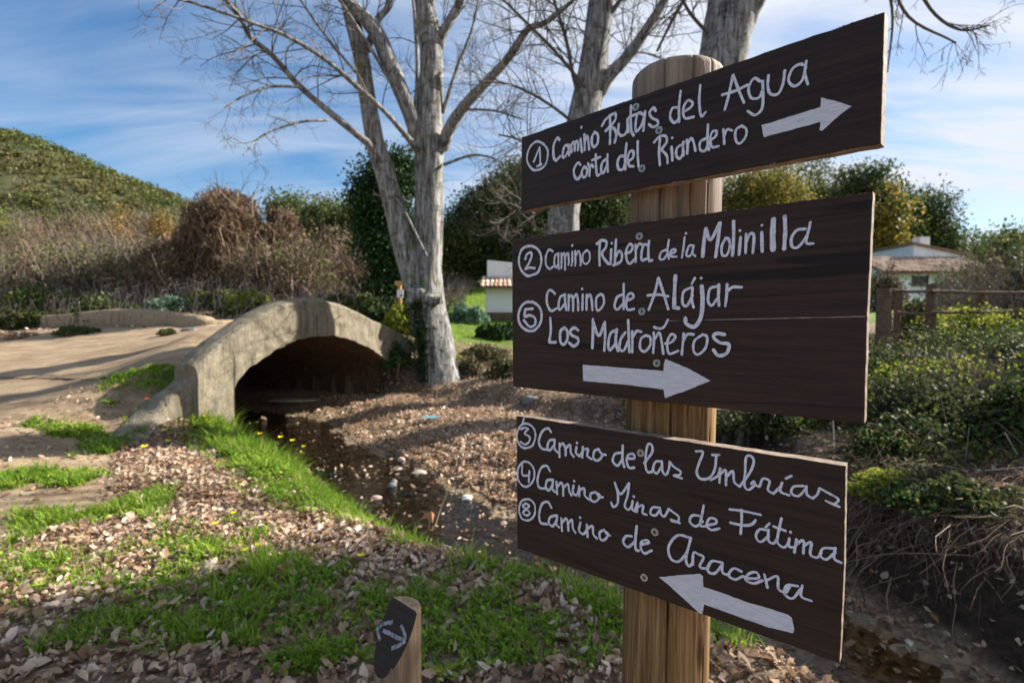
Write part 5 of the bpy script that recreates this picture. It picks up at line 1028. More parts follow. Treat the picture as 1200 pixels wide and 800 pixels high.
# dead vines over old trees
for k_, (px, w_, h_, lab) in enumerate([(272, 104, 128, 'brown mound of dead vines draped over an old tree'), (330, 54, 118, 'narrow dark column of hanging dead vines'), (228, 90, 84, 'lower tangle of dead vines left of the draped mound')]):
    Y_ = 19.5 + k_ * .6; gb = at(px, 400, Y_); z0 = at(px, 352, Y_)[2]; root = empty('vine_mound', (gb[0], gb[1], z0), label=lab, cat='vines'); W_, H_ = w_ / FPX * Y_, h_ / FPX * Y_
    lumps = []
    for q in range(16):
        fx_ = random.uniform(-.42, .42); hh = (1 - (abs(fx_) / .5) ** 2.2) * random.uniform(.15, .80); R3 = W_ * random.uniform(.16, .26)
        lumps.append((np.array([gb[0] + W_ * fx_, gb[1] + random.uniform(-.3, .3) * W_, z0 + H_ * hh]), R3))
    n = 8500; S_ = 5; li = RNG.integers(0, len(lumps), n); cc = np.array([l[0] for l in lumps])[li]; rr3 = np.array([l[1] for l in lumps])[li]
    az = RNG.uniform(0, 2 * math.pi, n); el = np.arcsin(RNG.uniform(-.2, 1, n)); hang = RNG.uniform(.2, 1.5, n) * rr3; pts = []
    for s in range(S_ + 1):
        e_ = el - s * .16; r_ = rr3 * (1 + .2 * (fbm(np.cos(az) * 3 + li, e_ * 3, 44) - .5) * 2); over = np.clip(-e_, 0, 1)
        p_ = cc + np.stack([np.cos(az) * np.cos(np.maximum(e_, 0)) * r_, np.sin(az) * np.cos(np.maximum(e_, 0)) * r_, np.sin(np.maximum(e_, 0)) * r_ * 1.1 - over * hang * 2.2], -1)
        pts.append(p_ + RNG.normal(0, .085, (n, 3)) * (1 + s * .3))
    pts = np.stack(pts, 1); sd_ = RNG.normal(0, 1, (n, 3)); sd_[:, 2] *= .3; sd_ /= np.linalg.norm(sd_, axis=1)[:, None]; wd = .015 * RNG.uniform(.4, 1.4, n)[:, None, None]
    VV = np.stack([pts - sd_[:, None] * wd, pts + sd_[:, None] * wd], 2).reshape(-1, 3); b0 = (np.arange(n) * (S_ + 1) * 2)[:, None, None] + (np.arange(S_) * 2)[None, :, None]
    mk('vine_strands', VV, (b0 + np.array([0, 1, 3, 2])[None, None]).reshape(-1, 4), M['vine'], root)
    V, F = leaves(np.repeat(cc[:60], 45, axis=0) + np.repeat(RNG.normal(0, .75, (60, 3)) * rr3[:60, None], 45, axis=0) + RNG.normal(0, .16, (2700, 3)), .10, 0, .7); mk('foliage', V, F, M['dull'] if k_ == 1 else M['oakmid'], root)
    sh_ = Acc()
    for q in range(26):
        l_ = lumps[q % len(lumps)]; dv_ = RNG.normal(0, 1, 3); dv_[2] = abs(dv_[2]) + .3; shoot(sh_, l_[0], dv_, l_[1] * 2.3, .03, 1, 4, 0, .35, 4)
    sh_.build('bare_branches', M['darkbark'], root, kind='stuff')
    ac = Acc(); tube(ac, np.array([(gb[0], gb[1], z0 - .5), (gb[0] + .1, gb[1], z0 + H_ * .5), (gb[0], gb[1], z0 + H_ * .85)]), [.3, .22, .1], 8); ac.build('trunk', M['darkbark'], root)
# low green / olive bushes behind the low wall
for (px, Y_, w_, h_, mt_, yb, lab) in [(35, 19, 110, 42, 'oakmid', 372, 'leafy green bush behind the left end of the low wall'), (120, 19, 110, 26, 'oak', 372, 'low dark bush behind the middle of the low wall'), (205, 18, 60, 24, 'cabbage', 366, 'small blue green bush behind the right end of the low wall'),
     (290, 17, 60, 30, 'lime', 366, 'yellow green bush behind the left shoulder of the bridge'), (395, 16, 60, 30, 'oakmid', 372, 'green bush just behind the crown of the bridge'), (432, 15, 46, 40, 'oak', 380, 'dark bush behind the right end of the bridge'),
     (482, 17, 60, 55, 'lime', 392, 'light leafy shrub behind the small yellow waymark post'), (25, 17, 60, 24, 'bramble', 385, 'bramble patch at the left end of the low wall')]:
    mound('leafy_bush', lab, px, Y_, w_, h_, M[mt_], 4200, .13, yb=yb)
for (px, yb, w_, h_, mt_, ls, lab) in [(462, 432, 46, 34, 'ivy', .05, 'dark ivy bank between the bridge end and the forked poplar'), (476, 408, 36, 18, 'lime', .05, 'bright leaves on the bank beside the bridge end'), (548, 440, 36, 30, 'dull', .06, 'brown debris heap against the right side of the poplar foot'), (590, 442, 50, 30, 'bramble', .05, 'dark bramble tuft left of the middle board'), (570, 418, 60, 18, 'dull', .06, 'withered growth along the meadow edge'),
     (90, 392, 60, 12, 'oak', .06, 'dark green plants growing at the foot of the low wall'), (200, 392, 26, 8, 'oakmid', .05, 'small green plant at the right foot of the low wall'), (20, 396, 50, 10, 'litter', .07, 'heap of dry leaves at the left foot of the low wall')]:
    mound('bank_plant', lab, px, 10, w_, h_, M[mt_], 2600, ls, yb=yb, cat='plant')
# hedge on the meadow right of the poplar
for (px, Y_, w_, h_, mt_, yb, lab) in [(545, 21, 50, 28, 'cabbage', 378, 'grey green bush on the meadow right of the forked poplar'), (585, 18, 50, 24, 'ivy', 398, 'dark low bush below the small white hut'), (560, 42, 60, 12, 'oakmid', 320, 'far green bush along the top of the meadow')]:
    mound('meadow_bush', lab, px, Y_, w_, h_, M[mt_], 3600, .13, yb=yb)

# ------------------------------------------------------------------ small white hut with tiled eave (left of the boards)
def tiles_on(root, x0, x1, ya, za, yb, zb, tw, rows, nm='roof_tiles', matt=None):
    """half-round clay tiles in rows from eave (ya,za) to ridge (yb,zb)"""
    ac = Acc(); cols = int((x1 - x0) / tw)
    for c_ in range(cols):
        for r_ in range(rows):
            f0, f1 = r_ / rows, (r_ + 1.12) / rows; jx = random.uniform(-.02, .02); V = []
            for f, up in ((f0, .02), (f1, .0)):
                for s in range(5):
                    an = math.pi * s / 4; V.append((x0 + (c_ + .5) * tw + jx - math.cos(an) * tw * .46, ya + (yb - ya) * f, za + (zb - za) * f + up + math.sin(an) * tw * .32))
            ac.add(V, [(s, s + 1, s + 6, s + 5) for s in range(4)])
    return ac.build(nm, matt or M['tile'], root, kind='stuff')
Yh = 20.0; a0 = at(569, 338, Yh); a1 = at(569, 366, Yh); hx1 = a0[0] + 3.2
hut = empty('white_hut', (a0[0], Yh, hz(a0[0], Yh)), label='small whitewashed hut with tiled eave left of the middle board', cat='hut')
ac = Acc(); box(ac, a0[0], hx1, Yh, Yh + 2.2, a1[2], a0[2]); ac.build('wall', M['white'], hut)
ac = Acc(); box(ac, a0[0] - .15, hx1 + .1, Yh - .25, Yh + 2.3, hz(a0[0], Yh) - .6, a1[2] - .002); ac.build('stone_base', M['base_dark'], hut)
ac = Acc(); e0 = at(571, 305, Yh + 1.0); e1_ = at(571, 324, Yh + 1.0); 
V = [(e0[0], Yh + .9, e1_[2] - .2), (hx1, Yh + .9, e1_[2] - .2), (hx1, Yh + 2.2, e1_[2] - .2), (e0[0], Yh + 2.2, e1_[2] - .2), (e0[0], Yh + .9, e0[2]), (hx1, Yh + .9, e0[2] - .3), (hx1, Yh + 2.2, e0[2] - .3), (e0[0], Yh + 2.2, e0[2])]
ac.add(V, [(0, 1, 5, 4), (1, 2, 6, 5), (2, 3, 7, 6), (3, 0, 4, 7), (4, 5, 6, 7)]); ac.build('upper_wall', M['white'], hut)
ac = Acc(); R0 = (a0[2] + .005, at(571, 326, Yh + .9)[2]); V = [(a0[0] - .2, Yh - .3, R0[0] - .03), (hx1, Yh - .3, R0[0] - .03), (hx1, Yh + .89, R0[1] - .03), (a0[0] - .2, Yh + .89, R0[1] - .03)]; V += [(x, y, z + .06) for x, y, z in V]
ac.add(V, [(0, 3, 2, 1), (4, 5, 6, 7), (0, 1, 5, 4), (3, 0, 4, 7), (1, 2, 6, 5)]); ac.build('roof', M['rooflow'], hut)
tiles_on(hut, a0[0] - .2, hx1, Yh - .33, R0[0] + .03, Yh + .9, R0[1] + .03, .17, 3)

# white house on the right
Yh = 28.0
def Pz(px, py, Y): return at(px, py, Y)
hl, hr = Pz(1038, 322, Yh), Pz(1128, 322, Yh)
house = empty('white_house', (hl[0], Yh, hz(hl[0], Yh)), label='whitewashed country house with tiled roofs behind the wooden fence', cat='house')
zb = hz(hl[0], Yh) - 1.5; ac = Acc(); box(ac, hl[0], hr[0], Yh, Yh + 5, zb, hl[2]); ac.build('wall', M['white'], house)
for (wx, wy, ww, wh) in [(1078, 328, 16, 9), (1079, 366, 12, 16)]:
    w0, w1 = Pz(wx - ww / 2, wy - wh / 2, Yh), Pz(wx + ww / 2, wy + wh / 2, Yh)
    ac = Acc(); box(ac, w0[0], w1[0], Yh - .012, Yh + .1, w1[2], w0[2]); wn = ac.build('window', M['glass'], house)
    ac = Acc(); e_ = .07; box(ac, w0[0] - e_, w0[0] - .003, Yh - .05, Yh + .02, w1[2] - e_, w0[2] + e_); box(ac, w1[0] + .003, w1[0] + e_, Yh - .05, Yh + .02, w1[2] - e_, w0[2] + e_); box(ac, w0[0] - e_ - .01, w1[0] + e_ + .01, Yh - .07, Yh + .02, w1[2] - e_ * 2, w1[2] - .003)
    ac.build('frame', M['fence'], wn)
rl, rr2 = Pz(1036, 321, Yh - .3), Pz(1134, 304, Yh + 2.2)
ac = Acc(); V = [(rl[0], Yh - .35, hl[2]), (rr2[0], Yh - .35, hl[2]), (rr2[0], Yh + 2.3, rr2[2]), (rl[0], Yh + 2.3, rr2[2])]; V += [(x, y, z + .1) for x, y, z in V]
ac.add(V, [(0, 3, 2, 1), (4, 5, 6, 7), (0, 1, 5, 4), (3, 0, 4, 7), (1, 2, 6, 5)]); ac.build('roof', M['rooflow'], house)
tiles_on(house, rl[0], rr2[0], Yh - .4, hl[2] + .1, Yh + 2.3, rr2[2] + .1, .26, 7, matt=M['tilegrey'])
ul, ur = Pz(1071, 287, Yh + 2.4), Pz(1132, 300, Yh + 2.4); ac = Acc()
V = [(ul[0], Yh + 2.4, rr2[2] - .8), (ur[0], Yh + 2.4, rr2[2] - .8), (ur[0], Yh + 6, rr2[2] - .8), (ul[0], Yh + 6, rr2[2] - .8), (ul[0], Yh + 2.4, ul[2]), (ur[0], Yh + 2.4, ur[2]), (ur[0], Yh + 6, ur[2]), (ul[0], Yh + 6, ul[2])]
ac.add(V, [(0, 1, 5, 4), (1, 2, 6, 5), (2, 3, 7, 6), (3, 0, 4, 7), (4, 5, 6, 7)]); ac.build('upper_wall', M['white'], house)
ac = Acc(); V = [(ul[0] - .15, Yh + 2.25, ul[2] + .02), (ur[0] + .6, Yh + 2.25, ur[2] - .1), (ur[0] + .6, Yh + 6.2, ur[2] - .1), (ul[0] - .15, Yh + 6.2, ul[2] + .02)]; V += [(x, y, z + .14) for x, y, z in V]
ac.add(V, [(0, 3, 2, 1), (4, 5, 6, 7), (0, 1, 5, 4), (3, 0, 4, 7), (1, 2, 6, 5), (2, 3, 7, 6)]); up = ac.build('upper_roof', M['rooflow'], house)
ch = Pz(1081, 278, Yh + 3.2); ac = Acc(); box(ac, ch[0] - .3, ch[0] + .3, Yh + 3, Yh + 3.6, ul[2] - .4, ch[2]); ac.build('chimney', M['white'], house)

# fence on the right
def fpost(ac, px, yt, Yf, r, lean=0):
    p = at(px, yt, Yf); z = hz(p[0], p[1]) - .2; tube(ac, catmull(np.array([(p[0] - lean, p[1], z), (p[0] - lean * .4, p[1], (z + p[2]) / 2), (p[0], p[1], p[2])]), 4), r, 10, .15)
fence = empty('wooden_fence', tuple(np.append(at(1035, 400, 8)[:2], hz(*at(1035, 400, 8)[:2]))), label='old wooden post and rail fence on the right bank', cat='fence')
for (px, yt, Yf, r, ln) in [(1037, 338, 8.0, .105, .0), (1054, 340, 8.3, .055, .05), (1092, 333, 8.2, .07, .0), (1150, 338, 8.2, .06, -.02), (1215, 336, 8.2, .07, .0)]:
    ac = Acc(); fpost(ac, px, yt, Yf, r, ln); ac.build('fence_post', M['fence'], fence)
for (y0_, y1_, s0, s1) in [(340, 341, 1046, 1090), (366, 367, 1050, 1092), (341, 343, 1092, 1215), (366, 363, 1092, 1215)]:
    ac = Acc(); A_ = at(s0, y0_, 8.1); B_ = at(s1, y1_, 8.1); tube(ac, catmull(np.array([A_, (A_ + B_) / 2 + [0, 0, -.015], B_]), 6), .026, 7, .2); ac.build('rail', M['fence'], fence)

# little waymark by the bridge
wp = at(469, 385, 11.6); wz = hz(wp[0], wp[1]); wm = empty('waymark_post', (wp[0], wp[1], wz), label='thin yellow wooden waymark post with two small plates beyond the bridge', cat='waymark')
M['waywood'] = flat('yellow_pine_wood', (.5, .33, .13), .7, .2, 10)
ac = Acc(); t0 = at(469, 330, 11.6); box(ac, wp[0] - .035, wp[0] + .035, wp[1] - .035, wp[1] + .035, wz - .1, t0[2]); ac.build('post', M['waywood'], wm)
q0 = at(469, 332, 11.55); ac = Acc(); V = []
for yy in (wp[1] - .065, wp[1] - .037):
    V += [(q0[0] - .12, yy, q0[2] - .05), (q0[0] + .10, yy, q0[2] - .05), (q0[0] + .17, yy, q0[2]), (q0[0] + .10, yy, q0[2] + .05), (q0[0] - .12, yy, q0[2] + .05)]
mk('arrow_plate', V, [(0, 1, 2, 3, 4), (9, 8, 7, 6, 5)] + [(k, k + 5, (k + 1) % 5 + 5, (k + 1) % 5) for k in range(5)], M['waywood'], wm)
q0 = at(469, 344, 11.55); ac = Acc(); box(ac, q0[0] - .07, q0[0] + .07, wp[1] - .055, wp[1] - .037, q0[2] - .09, q0[2] + .09); ac.build('plate', M['white'], wm)

# ------------------------------------------------------------------ right bank: brambles, shrubs, roots
for k_, (px, Y_, w_, h_, mt_, yb, lab, n_, ls) in enumerate([
   (1010, 6, 120, 50, 'bramble', 450, 'green bramble clump beside the right end of the middle board', 6000, .045), (1110, 6, 150, 46, 'lime', 462, 'yellow green bramble clump lit by the sun below the fence', 7000, .04), (1200, 6, 120, 50, 'bramble', 440, 'bramble clump under the rails at the right edge', 6000, .05), (1040, 5, 110, 36, 'bramble', 535, 'shaded bramble clump just right of the bottom board top', 5000, .04), (960, 5, 120, 34, 'bramble', 490, 'dark brambles in the gap above the bottom board', 5000, .04), (860, 5, 90, 30, 'bramble', 505, 'bramble sprigs right of the post above the bottom board', 3500, .04),
   (1165, 10, 130, 105, 'bramble', 372, 'dark bramble shrub rising at the right edge above the fence', 8000, .075),
   (1150, 7.2, 170, 60, 'lime', 405, 'yellow green shrub lit behind the fence rails', 8000, .05),
   (1075, 9.5, 70, 60, 'bramble', 400, 'low green brambles around the fence posts', 3500, .06),
   (1080, 5.2, 190, 68, 'bramble', 498, 'bramble mass on the bank right of the middle board', 9000, .045),
   (1190, 4.6, 160, 76, 'bramble', 520, 'leafy bramble mass at the right edge of the bank', 9000, .045),
   (905, 5.8, 130, 40, 'bramble', 505, 'brambles glimpsed between the middle and bottom boards', 5000, .045),
   (1035, 4.0, 90, 40, 'lime', 580, 'sunlit green sprigs on the bank beside the bottom board', 2600, .035),
   (1130, 3.8, 150, 36, 'bramble', 596, 'low creeping brambles along the lip of the right bank', 3600, .038)]):
    mound('bramble_bush', lab, px, Y_, w_, h_, M[mt_], n_, ls, yb=yb, lumps=12)
for (px, yt, Y_, w_, mt_, lab) in [(1122, 292, 20, 66, 'dull', 'withered shrub in front of the right part of the white house'), (1175, 262, 15, 90, 'bramble', 'tall dark shrub crowding the right edge above the fence'), (1155, 292, 13, 60, 'dull', 'brown shrub before the tall dark shrub at the right edge'), (1036, 303, 22, 44, 'dull', 'grey green shrub hiding the left corner of the white house'), (1075, 352, 16, 60, 'lime', 'yellow green shrub below the white house'), (1195, 300, 11, 50, 'bramble', 'dark shrub cut by the right edge behind the fence'), (1130, 345, 12, 60, 'oakmid', 'green shrub right behind the fence rails')]:
    g_ = at(px, yt, Y_); mound('house_shrub', lab, px, Y_, w_, max(12, (g_[2] - hz(g_[0], Y_)) * 600 / Y_), M[mt_], 6500, .10, lumps=10)
thicket('bare_shrub', 'bare brown shrub tangled behind the right hand fence rails', 1165, 9.2, 160, 95, M['graytwig'], 1600, M['bramble'], 900, .06, yb=385, tw=.006)
thicket('bare_shrub', 'bare twiggy shrub standing over the brambles at the right edge', 1140, 5.2, 160, 60, M['graytwig'], 1000, M['lime'], 600, .04, yb=470, tw=.0035)
# hanging roots and dry stems on the bank face
n = 5200; px_ = RNG.uniform(960, 1330, n); P0 = []
bx = np.interp(px_, [960, 1050, 1200, 1330], [2.22, 2.35, 2.85, 3.3]); by = np.interp(px_, [960, 1050, 1200, 1330], [3.8, 3.25, 2.85, 2.4])
k1 = RNG.uniform(-.15, 1.1, n); x_ = bx + .7 * k1 + RNG.normal(0, .05, n); y_ = by + .35 * k1 + RNG.normal(0, .2, n); S_ = 6; pts = []; dirx = RNG.normal(-.75, .5, n); diry = RNG.normal(-.45, .5, n); ln = RNG.uniform(.08, .42, n)
lift = RNG.uniform(.0, .16, n); drop = RNG.uniform(.05, .32, n); zz0 = H(x_, y_); wg = RNG.normal(0, .03, (n, 2))
for s in range(S_ + 1):
    f = s / S_; xx = x_ + dirx * ln * f + wg[:, 0] * math.sin(f * 7) + RNG.normal(0, .004, n); yy = y_ + diry * ln * f + wg[:, 1] * math.sin(f * 6) + RNG.normal(0, .004, n); zz = np.maximum(zz0 + .01 + lift * f - drop * f * f, H(xx, yy) + .008)
    pts.append(np.stack([xx, yy, zz], -1))
pts = np.stack(pts, 1); sd_ = RNG.normal(0, 1, (n, 3)); sd_ /= np.linalg.norm(sd_, axis=1)[:, None]; wd = RNG.uniform(.0011, .0036, n)[:, None, None] * np.linspace(1, .4, S_ + 1)[None, :, None]
VV = np.stack([pts - sd_[:, None] * wd, pts + sd_[:, None] * wd], 2).reshape(-1, 3); b0 = (np.arange(n) * (S_ + 1) * 2)[:, None, None] + (np.arange(S_) * 2)[None, :, None]
mk('dry_roots', VV, (b0 + np.array([0, 1, 3, 2])[None, None]).reshape(-1, 4), M['root'], kind='stuff', label='mat of dry roots and stems hanging over the right bank', cat='roots')

n = 1500; k1 = RNG.uniform(-.6, .6, n); px_ = RNG.uniform(960, 1330, n); bx = np.interp(px_, [960, 1050, 1200, 1330], [2.22, 2.35, 2.85, 3.3]); by = np.interp(px_, [960, 1050, 1200, 1330], [3.8, 3.25, 2.85, 2.4])
x_ = bx + .7 * k1 + RNG.normal(0, .08, n); y_ = by + .35 * k1 + RNG.normal(0, .15, n); z_ = H(x_, y_); p0_ = np.stack([x_, y_, z_ + RNG.uniform(.0, .05, n)], -1); L_ = RNG.uniform(.08, .45, n)
dv_ = np.stack([RNG.normal(-.45, .5, n), RNG.normal(-.3, .6, n), RNG.normal(-.35, .4, n)], -1); dv_ /= np.linalg.norm(dv_, axis=1)[:, None]
p1_ = p0_ + dv_ * L_[:, None] * .5 + np.array([-.02, 0, .03]); p2_ = p0_ + dv_ * L_[:, None] + RNG.normal(0, .02, (n, 3)); sd_ = np.cross(dv_, RNG.normal(0, 1, (n, 3))); sd_ /= np.linalg.norm(sd_, axis=1)[:, None]; wv = sd_ * RNG.uniform(.001, .004, n)[:, None]
mk('dry_canes', np.stack([p0_ - wv, p0_ + wv, p1_ + wv * .8, p1_ - wv * .8, p2_], 1).reshape(-1, 3), np.concatenate([(np.arange(n) * 5)[:, None] + [0, 1, 2], (np.arange(n) * 5)[:, None] + [0, 2, 3], (np.arange(n) * 5)[:, None] + [3, 2, 4]], 1).reshape(-1, 3), M['vine'], kind='stuff', label='brown broken canes and debris caught on the right bank', cat='roots')
n_ = 170000; x_ = RNG.uniform(.6, 11, n_); y_ = RNG.uniform(3.4, 12, n_); df_ = sdist(x_, y_, FP); hf = np.clip(fbm(x_ * .9, y_ * .9, 45) - .36, 0, 1) * 3.0 * np.clip((df_ - .25) / .8, 0, 1); hf = hf * np.clip(1.5 - (y_ - 5.2) / 2.6, .12, 1); kk = (hf > .05) & (y_ < 10.5 - .0 * x_) & (x_ > 1.2) & (RNG.random(n_) < 6.5 / (y_ + 2)); x_, y_, hf = x_[kk], y_[kk], hf[kk]
V, F = leaves(np.stack([x_, y_, H(x_, y_) + hf * .62 * RNG.random(len(x_)) ** .5], -1), .042, .15, .7); mk('bramble_cover', V, F, M['bramble'], kind='stuff', label='unbroken cover of brambles over the right bank below the fence', cat='brambles')
n = 6000; k_ = RNG.integers(0, len(x_), n); p0_ = np.stack([x_[k_], y_[k_], H(x_[k_], y_[k_])], -1); dv_ = RNG.normal(0, 1, (n, 3)); dv_[:, 2] = np.abs(dv_[:, 2]) * .6 + .15; dv_ /= np.linalg.norm(dv_, axis=1)[:, None]; L_ = RNG.uniform(.15, .8, n)[:, None]
p1_ = p0_ + dv_ * L_ * .55; p2_ = p1_ + (dv_ * [1, 1, -.2]) * L_ * .45 + RNG.normal(0, .03, (n, 3)); sd_ = np.cross(dv_, RNG.normal(0, 1, (n, 3))); sd_ /= np.linalg.norm(sd_, axis=1)[:, None]; wv = sd_ * RNG.uniform(.0015, .0045, n)[:, None]
mk('bramble_canes', np.stack([p0_ - wv, p0_ + wv, p1_ + wv * .8, p1_ - wv * .8, p2_], 1).reshape(-1, 3), np.concatenate([(np.arange(n) * 5)[:, None] + [0, 1, 2], (np.arange(n) * 5)[:, None] + [0, 2, 3], (np.arange(n) * 5)[:, None] + [3, 2, 4]], 1).reshape(-1, 3), M['root'], kind='stuff', label='arching bare bramble canes over the right bank', cat='brambles')
n_ = 9000; px_ = RNG.uniform(950, 1330, n_); k1 = RNG.uniform(-.2, 1.2, n_); x_ = np.interp(px_, [960, 1050, 1200, 1330], [2.22, 2.35, 2.85, 3.3]) + .7 * k1 + RNG.normal(0, .1, n_); y_ = np.interp(px_, [960, 1050, 1200, 1330], [3.8, 3.25, 2.85, 2.4]) + .5 * k1 + RNG.normal(0, .2, n_)
kk = fbm(x_ * 3, y_ * 3, 18) > .5; x_, y_ = x_[kk], y_[kk]; V, F = leaves(np.stack([x_, y_, H(x_, y_) + np.abs(RNG.normal(0, .05, len(x_)))], -1), .028, 0, .7); mk('creeping_brambles', V, F, M['bramble'], kind='stuff', label='small green bramble leaves creeping along the lip of the right bank', cat='brambles')

# ------------------------------------------------------------------ ground cover
def scatter(n, x0, x1, y0, y1, dens):
    x = RNG.uniform(x0, x1, n); y = RNG.uniform(y0, y1, n); k = RNG.random(n) < dens(x, y); return x[k], y[k]
PATCH = []   # grass patches: centre and half axes on the ground
for (px, py, rx, ry, s) in [(140, 472, 26, 16, 1), (70, 520, 34, 5, .8), (122, 526, 26, 8, .9), (55, 562, 60, 10, 1), (140, 600, 48, 20, 1), (50, 612, 50, 12, .9), (30, 668, 60, 20, .9), (165, 640, 30, 14, .6), (225, 655, 80, 28, 1), (180, 690, 60, 20, .9), (330, 655, 50, 16, .7), (470, 640, 30, 10, .6), (560, 672, 40, 10, .7), (20, 640, 30, 14, .8), (275, 642, 30, 18, .8),
     (290, 690, 120, 34, 1), (330, 735, 130, 45, .9), (200, 720, 90, 30, .7), (90, 700, 90, 24, .5), (600, 765, 130, 36, 1), (540, 735, 60, 25, .9), (690, 715, 45, 24, 1), (640, 690, 50, 12, .7), (425, 705, 35, 18, .8), (360, 690, 40, 14, .7), (270, 615, 22, 9, .5),
     (380, 785, 120, 22, 1), (120, 775, 120, 16, .6), (150, 745, 110, 26, .9), (250, 760, 100, 26, 1), (420, 735, 70, 24, .9), (860, 765, 50, 22, .9), (700, 775, 80, 26, .9), (520, 690, 40, 10, .3), (185, 625, 30, 10, .7)]:
    Yc = CAMZ * 600 / (py - 370); Y0_, Y1_ = CAMZ * 600 / (py + ry - 370), CAMZ * 600 / (py - ry - 370); k__ = .95 if 600 < py < 760 and px < 560 else 1; PATCH.append(((px - 600) / 600 * Yc, (Y0_ + Y1_) / 2, rx / 600 * Yc * k__, (Y1_ - Y0_) / 2 * k__, s * (.85 if k__ < 1 else 1)))
def gd(x, y):
    d_ = np.zeros(len(x))
    wob = (fbm(x * 5, y * 5, 60) - .5)
    for (cx, cy, rx, ry, s) in PATCH: d_ = np.maximum(d_, s * np.clip((1.12 - np.hypot((x - cx) / rx, (y - cy) / ry) + wob * 2.2) * 2.2, 0, 1))
    dw = sdist(x, y, FP)   # ribbon along the near bank
    nb = (y < 6.6) & (x < 1.75) & (y < 6.4 - .3 * (x + 3.5))
    side = (x * .77 + y * .64) < (np.interp(x, [-3.5, -1, 0, 1], [2.2, 1.9, 1.9, 2.0]) + 3)   # only the near side
    wid = np.interp(x, [-3.6, -2.2, -1.0, 0, 1], [.72, .68, .38, .22, .28])
    rib = np.clip(1.35 - np.abs(dw - wid * .42) / wid * 1.5 + wob * .9, 0, 1) * nb * (dw > -.05)
    return np.maximum(d_, rib * np.where(x < .3, 1, .7))
nearside = lambda x, y: ((y < np.interp(x, [n_[0] for n_ in near], [n_[1] for n_ in near])) & (x < 1.6) & (x > -6))
xg, yg = scatter(640000, -5.2, 1.9, 1.1, 6.6, lambda x, y: gd(x, y) * nearside(x, y) * .6)
keep = (yg > np.abs(xg) * .9) | (xg > -8); xg, yg = xg[keep], yg[keep]
tf = vn(xg * 17, yg * 17, 81) * .6 + vn(xg * 34, yg * 34, 82) * .4; kk = RNG.random(len(xg)) < np.clip((tf - .24) * 3.6, .08, 1); xg, yg, tf = xg[kk], yg[kk], tf[kk]
zg = H(xg, yg); zg = zg.copy(); n = len(xg)

tall = np.where((sdist(xg, yg, FP) < .7) & (xg < .1) & (yg < 6.4 - .3 * (xg + 3.5)) & (xg > -3.9), 1.15 + .85 * np.clip((-xg - 1.6), 0, 1) * 1.35, 1.0); lowf = np.clip(.35 + 1.3 * fbm(xg * 4.5, yg * 4.5, 91), .4, 1.35); hgt = lowf * RNG.uniform(.03, .078, n) * (.5 + .95 * np.clip((tf - .3) * 2, 0, 1)) * tall * (1 + .6 * (fbm(xg * 3, yg * 3, 70) - .5) * 2)
an = RNG.uniform(0, 2 * math.pi, n); lean_ = RNG.uniform(.2, 1.5, n) * hgt; wv = RNG.uniform(.0022, .0056, n) * np.clip(yg / 3.2, .75, 1.5); lx, ly = np.cos(an), np.sin(an)
sx_, sy_ = -ly * wv, lx * wv
B = np.stack([xg, yg, zg - .004], -1); Mi = B + np.stack([lx * lean_ * .35, ly * lean_ * .35, hgt * .6], -1); Tp = B + np.stack([lx * lean_, ly * lean_, hgt * RNG.uniform(.75, 1.05, n)], -1); sv = np.stack([sx_, sy_, 0 * sx_], -1)
VV = np.stack([B - sv, B + sv, Mi + sv * .8, Mi - sv * .8, Tp], 1).reshape(-1, 3); b0 = np.arange(n)[:, None] * 5
FF = np.concatenate([b0 + [0, 1, 2], b0 + [0, 2, 3], b0 + [3, 2, 4]], 1).reshape(-1, 3)
mk('grass', VV, FF, M['grass'], kind='stuff', label='short bright green grass in patches on the near bank', cat='grass')
# broad weed leaves among the grass
k = RNG.random(n) < np.where(tall > 1.1, .8, .45); cw = np.stack([xg[k], yg[k], zg[k] + RNG.uniform(.008, .04, k.sum()) * tall[k]], -1); cw[:, 2] += RNG.uniform(0, .03, len(cw)) * (tall[k] > 1.5); V, F = leaves(cw, .026, .35, .8)
mk('weeds', V, F, M['weed'], kind='stuff', label='small broad leaved weeds mixed into the grass', cat='weeds')
# meadow grass beyond the stream
xm, ym = scatter(150000, -3.5, 9, 10.4, 34, lambda x, y: ((y > 10.9 + .5 * np.clip(x, -2, 6)) & (sdist(x, y, PATH) > .1)) * np.clip(14 / y, 0, 1) ** 1.6)
zm = H(xm, ym); n = len(xm); s_ = ym / 14; hm = RNG.uniform(.03, .09, n) * s_; an = RNG.uniform(0, 6.28, n); wv = .006 * s_
B = np.stack([xm, ym, zm - .01], -1); Tp = B + np.stack([np.cos(an) * hm * .5, np.sin(an) * hm * .5, hm], -1); sv = np.stack([np.cos(an + 1.5) * wv, np.sin(an + 1.5) * wv, 0 * wv], -1)
VV = np.stack([B - sv, B + sv, Tp], 1).reshape(-1, 3); mk('meadow_grass', VV, (np.arange(n)[:, None] * 3 + [0, 1, 2]), M['grass'], kind='stuff', label='sunny green meadow grass beyond the forked poplar', cat='grass')
